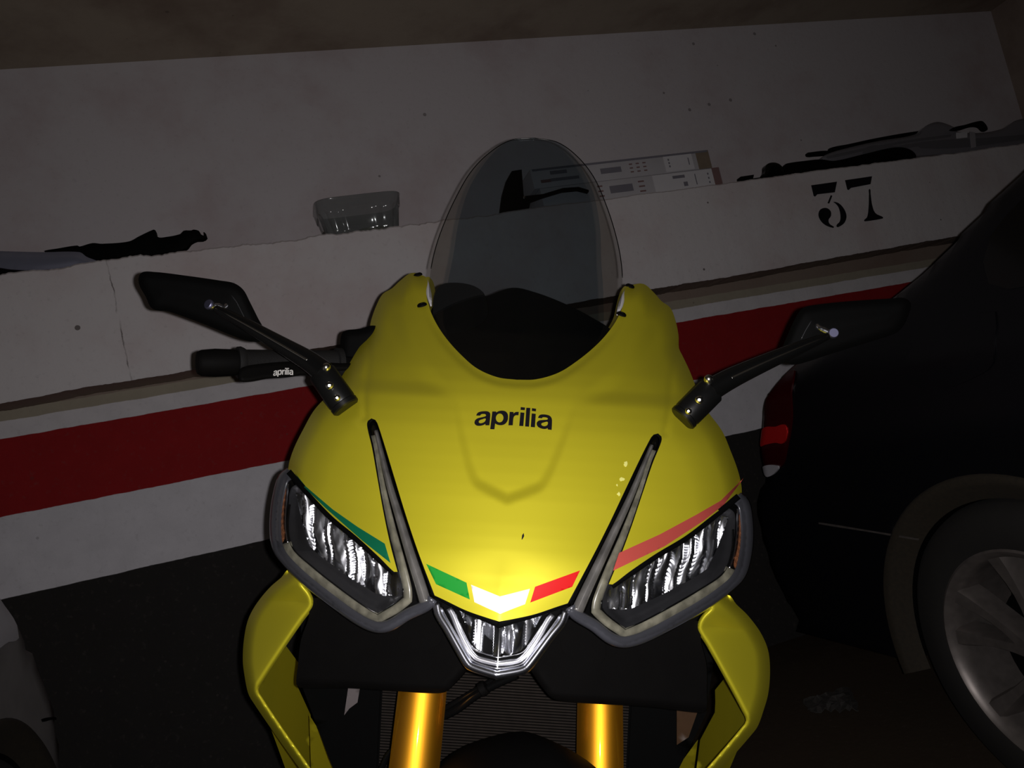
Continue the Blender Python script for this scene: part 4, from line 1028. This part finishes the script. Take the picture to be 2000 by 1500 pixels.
loft('seat', [(.97, .79, .07, .03, .7), (1.05, .78, .13, .035, .7), (1.25, .79, .15, .035, .7), (1.38, .83, .10, .04, .7), (1.56, .90, .08, .03, .7)], M['rubber'], bike)
loft('tail', [(1.30, .76, .10, .04, .8), (1.50, .83, .10, .05, .8), (1.70, .90, .05, .03, .8), (1.74, .915, .02, .01, 1)], M['yellow'], bike)
loft('frame', [(.30, .82, .10, .06, .8), (.55, .74, .16, .08, .7), (.85, .62, .15, .10, .7), (1.02, .45, .12, .10, .7)], M['black'], bike)
loft('engine', [(.46, .50, .12, .16, .6), (.55, .47, .17, .20, .6), (.80, .43, .19, .20, .6), (1.0, .42, .15, .14, .6)], M['black'], bike)
rax = np.array([0, 1.42, WR + .012])
moto_wheel(rax, np.array([1.0, 0, 0]), .17, bike)
for s in (-1, 1): tube('swingarm', [(s * .11, 1.0, .42), (s * .125, 1.2, .36), (s * .12, 1.42, .312)], [.03, .028, .022], M['black'], bike, 14, 4)
tube('exhaust', [(.08, .52, .30), (.10, .8, .2), (.13, 1.0, .22), (.14, 1.15, .24)], [.024, .03, .05, .045], M['steel'], bike, 16, 5)
# side stand reaches the ground on the lean side
down = np.array([(-np.array([0, 0, 1.0])).dot(X1), (-np.array([0, 0, 1.0])).dot(YB), (-np.array([0, 0, 1.0])).dot(ZB)])
top_ = np.array([.12, .92, .30]); wz = lambda q: (OB + q[0]*X1 + q[1]*YB + q[2]*ZB)[2]
dirn = nrm(np.array([.45, -.05, -.75])); tt = wz(top_) / (wz(top_) - wz(top_ + dirn))
foot = top_ + dirn * (tt - .012)
tube('side_stand', [top_, (top_ + foot) / 2, foot], [.012, .011, .010], M['black'], bike, 12, 4)
# ================================================================== PARKED CARS
M['carblack'] = mat('black_car_paint', (0.0040, 0.0040, 0.0052), 0.35, spec=0.25, var=0.1)
M['carglass'] = mat('dark_car_glass', (0.003, 0.003, 0.003), 0.1, spec=0.4)
M['cargrey'] = mat('dusty_grey_paint', (0.18, 0.17, 0.17), 0.6, var=0.35, scale=9, spec=0.3, bump=.1)
M['carpale'] = mat('pale_lamp_cover', (0.40, 0.39, 0.42), 0.45)
M['rimmetal'] = mat('dusty_alloy', (0.16, 0.14, 0.13), 0.42, metal=0.6, var=0.4, scale=40)
M['dust'] = mat('dusty_arch_plastic', (0.016, 0.011, 0.005), 0.85, var=0.6, scale=120)
M['tyre'] = mat('car_tyre', (0.008, 0.007, 0.006), 0.8, var=0.3)
M['tailred'] = mat('tail_lamp_red', (0.035, 0.001, 0.002), 0.2, spec=0.6, var=0.3, scale=60)
M['reflex'] = mat('red_reflector', (1.0, 0.02, 0.02), 0.25, metal=0.55, var=0.25, scale=300, bump=1.0, bscale=500)
def car(name, label, prof, X0, sgn, width, arches, paint, z0, loc, rr=0.07, tumble=0.34, belt=0.95):
    t = empty(name, loc, label=label, cat='car'); L = Matrix.Translation(-Vector(loc))
    def at(o): o.parent = t; o.matrix_parent_inverse = L; return o
    outline = smooth_path(prof, 0.05)
    # cut the wheel arches out of the lower edge
    zl = outline[:, 1].min(); pts = []
    top = [p for p in outline if p[1] > zl + 1e-3]
    base = []
    for (yc, zc, r) in sorted(arches):
        h = math.acos(min(1, (zl - zc) / -r)) if zc > zl else 0
        dz = zc - zl; dy = math.sqrt(r * r - dz * dz); a0 = math.atan2(-dz, -dy); a1 = math.atan2(-dz, dy)
        if a0 < 0: a0 += 2 * math.pi
        for k in range(41):
            a = a0 + (a1 - a0) * k / 40; base.append((yc + r * math.cos(a), zc + r * math.sin(a)))
    ylo = min(p[0] for p in outline if p[1] <= zl + 1e-3); yhi = max(p[0] for p in outline if p[1] <= zl + 1e-3)
    poly = np.array([(ylo, zl)] + base + [(yhi, zl)] + [tuple(p) for p in top])
    body_out = np.array([(ylo, zl)] + [(yhi, zl)] + [tuple(p) for p in top])
    def X(y, z, off=0.0):
        d = dist(y, z, np.array([tuple(p) for p in top]), False); q = np.clip(1 - d / rr, 0, 1)
        ins = rr * (1 - np.sqrt(np.clip(1 - q * q, 0, 1))) + tumble * np.clip(z - belt, 0, 9) + 0.010 * np.clip((0.55 - z) / .3, 0, 1)
        ins = ins - 0.012 * np.exp(-((z - 0.80) / .05) ** 2)
        return X0 + sgn * (ins - off)
    side = lambda off: (lambda q: np.stack([X(q[:, 0], q[:, 1], off), q[:, 0], q[:, 1]], -1))
    V2, Tt = triangulate(poly, (), 0.045, True)
    if sgn < 0: Tt = Tt[:, ::-1]
    body = at(solid('body_side', V2, Tt[:, ::-1], side(0), side(-0.01), paint, None))
    far = lambda off: (lambda q: np.stack([2 * X0 + sgn * width - X(q[:, 0], q[:, 1], off), q[:, 0], q[:, 1]], -1))
    at(solid('body_side', V2, Tt, far(0), far(-0.01), paint, None))
    # skin across the car: tail, lid, roof, bonnet
    P = np.array([(ylo, zl)] + [tuple(p) for p in top][::-1] + [(yhi, zl)]); n = len(P)
    V = []; Fc = []
    xa = X(P[:, 0], P[:, 1]); xb = 2 * X0 + sgn * width - xa
    for i in range(n):
        for k in range(9):
            f = k / 8; V.append((xa[i] * (1-f) + xb[i] * f, P[i][0], P[i][1]))
    for i in range(n - 1):
        for k in range(8): Fc.append((i*9+k, (i+1)*9+k, (i+1)*9+k+1, i*9+k+1))
    o = at(mesh('body_shell', V, Fc, paint)); autosharp(o, 50)
    ym = (ylo + yhi) / 2
    at(box('underbody', (X0 + sgn * width / 2, ym, zl + .12), (width - .5, (yhi - ylo) - .1, .2), M['dark']))
    for (yc, zc, r) in arches:
        for xo, sg in ((X0, sgn), (X0 + sgn * width, -sgn)):
            # inner arch liner
            V = []; Fc = []
            for k in range(25):
                a = math.pi * k / 24 * 1.12 - .19
                for dx in (0.004, .26): V.append((xo + sg * dx, yc + (r - .002) * math.cos(a), zc + (r - .002) * math.sin(a)))
            for k in range(24): Fc.append((2*k, 2*k+1, 2*k+3, 2*k+2))
            at(mesh('arch_liner', V, Fc, M['dark']))
            V = []; Fc = []
            for k in range(49):
                a = math.pi * k / 48 * 1.16 - .25; c, s_ = math.cos(a), math.sin(a)
                for (dr, dx) in ((-.045, .03), (-.012, .0), (.004, -.008), (.012, -.003), (.012, .01)): V.append((xo + sg * dx, yc + (r + dr) * c, zc + (r + dr) * s_))
            for k in range(48):
                for j in range(4): Fc.append((5*k+j, 5*k+j+1, 5*(k+1)+j+1, 5*(k+1)+j))
            at(mesh('arch_lip', V, Fc, M['dust']))
            wheel(at, (xo + sg * .02, yc, zc), sg, r - .048)
    return t, at, X
def wheel(at, c, sg, r):
    c = np.array(c, float); d = np.array([sg, 0, 0.0]); R = r * .695
    w = ring_lathe('tyre', [(-.005, R), (-.012, R + .02), (-.006, r - .03), (.012, r - .008), (.03, r), (.18, r), (.20, r - .02), (.20, R), (.1, R - .02)], M['tyre'], None, c, d, 80); at(w)
    rm = ring_lathe('wheel_rim', [(-.004, R + .004), (-.008, R - .004), (.002, R - .016), (.03, R - .022), (.16, R - .03), (.165, R - .022), (.05, R - .008), (.006, R + .004)], M['rimmetal'], None, c, d, 80); rm.parent = w
    hub = lathe('wheel_hub', c + d * .0, c + d * .10, [(0, .028), (.04, .034), (.3, .062), (1, .08)], M['rimmetal'], None, 32); hub.parent = w
    ph = 0.30
    for i in range(5):
        for j in (-1, 1):
            a = ph + 2 * math.pi * i / 5; a1 = a + j * .24
            e = np.array([0, math.cos(a1), math.sin(a1)]); b = np.array([0, math.cos(a + j*.10), math.sin(a + j*.10)])
            p0 = c + b * .045 + d * .012; p1 = c + e * (R - .014) + d * .006
            x = nrm(p1 - p0); y = nrm(np.cross(d, x)); V = []; Fc = []
            pf = [(-.5, .05), (-.42, .012), (-.30, .0), (.30, .0), (.42, .012), (.5, .05)]
            for k in range(7):
                t = k / 6; q = p0 + (p1 - p0) * t + d * (.010 * math.sin(math.pi * t)); wd = .040 - .016 * math.sin(math.pi * min(1, t * 1.1)) + .012 * t
                for (u, dd) in pf: V.append(q + y * u * wd + d * dd)
            for k in range(6):
                for m_ in range(5): Fc.append((k*6+m_, k*6+m_+1, (k+1)*6+m_+1, (k+1)*6+m_))
                Fc.append((k*6+5, k*6, (k+1)*6, (k+1)*6+5))
            sp = mesh('wheel_spoke', V, Fc, M['rimmetal'], None); autosharp(sp, 35); sp.parent = w
    bk = ring_lathe('brake_disc', [(.07, .14), (.08, .14), (.08, .06), (.07, .06)], M['dark'], None, c, d, 40); bk.parent = w
CX = 1.30
prof = [(2.06,.26,1),(2.13,.36),(2.15,.55),(2.13,.66),(2.04,.75),(2.01,.84),(1.97,.93),(1.92,1.0),(1.84,1.035),(1.70,1.065),(1.40,1.150),(1.10,1.295),(.80,1.40),(.3,1.46),(-.4,1.45),(-.9,1.28),(-1.3,1.02),(-2.0,.92),(-2.2,.75),(-2.22,.50),(-2.16,.26,1)]
t, at, XC = car('black_car', 'black hatchback parked at the right with dusty alloy wheel and red tail light', prof, CX, 1, 1.74, [(1.26, .325, .372), (-1.40, .325, .372)], M['carblack'], 0, (2.1, 0.0, 0.0))
def side_part(name, px, m, off, th=.006, XX=CX, fn=None, at_=None, step=.02, sharp=False):
    q = np.array([WX(x, y, XX)[[1, 2]] for x, y in px]); 
    q = smooth_path([tuple(p) + ((1,) if sharp else ()) for p in q], step)
    V2, Tt = triangulate(q, (), step, True); s = 1 if XX > 0 else -1
    A = lambda p: np.stack([fn(p[:, 0], p[:, 1], off), p[:, 0], p[:, 1]], -1)
    B = lambda p: np.stack([fn(p[:, 0], p[:, 1], off - th), p[:, 0], p[:, 1]], -1)
    if s < 0: Tt = Tt[:, ::-1]
    return at_(solid(name, V2, Tt[:, ::-1], A, B, m, None))
tl = side_part('tail_light', [(1524,732),(1540,728),(1548,780),(1549,840),(1544,885),(1530,912),(1505,913),(1486,900),(1478,860),(1484,815),(1502,770)], M['tailred'], .006, fn=XC, at_=at)
for nm, px, m in (('reflector', [(1487,845),(1500,833),(1520,832),(1538,828),(1545,840),(1542,862),(1525,862),(1505,866),(1492,868)], M['reflex']), ('reversing_lamp', [(1492,912),(1528,908),(1520,922),(1505,930),(1497,926)], M['carpale'])):
    o = side_part(nm, px, m, .010, fn=XC, at_=at, step=.008); 
side_part('fuel_door', [(1782,650),(1800,640),(1928,612),(1938,640),(1932,722),(1776,748)], M['carblack'], .003, .003, fn=XC, at_=at)
side_part('side_window', [(1880,470),(2000,330),(2200,180),(2400,300),(2300,500),(2000,560),(1900,560)], M['carglass'], .002, .003, fn=XC, at_=at, step=.05)
side_part('bumper_seam', [(1600,1020),(1700,1036),(1795,1052),(1795,1055),(1700,1039),(1600,1023)], M['rimmetal'], .002, .002, fn=XC, at_=at, step=.01)
# grey car at the left edge
GX = -0.65
prof = [(2.10,.24,1),(2.17,.34),(2.19,.50),(2.185,.62),(2.165,.67),(2.08,.77),(1.96,.89),(1.86,1.0),(1.6,1.2),(1.2,1.38),(.6,1.46),(-.2,1.44),(-.7,1.2),(-1.1,.98),(-1.7,.88),(-1.85,.7),(-1.86,.45),(-1.8,.24,1)]
t2, at2, XG = car('grey_car', 'dusty pale grey car whose rear corner shows at the lower left edge', prof, GX, -1, 1.62, [(1.78, .30, .352), (-1.2, .30, .352)], M['cargrey'], 0, (-1.45, 0.0, 0.0), rr=.035, tumble=.2)
side_part('tail_light', [(-30,1150),(2,1175),(12,1195),(20,1225),(21,1250),(0,1258),(-30,1262)], M['carpale'], .004, XX=GX, fn=XG, at_=at2)
side_part('bumper_seam', [(80,1405),(100,1401),(112,1402),(112,1405),(100,1406),(82,1410)], M['dark'], .002, .002, XX=GX, fn=XG, at_=at2, step=.01)
# settle both frames of reference
bpy.context.view_layer.update()
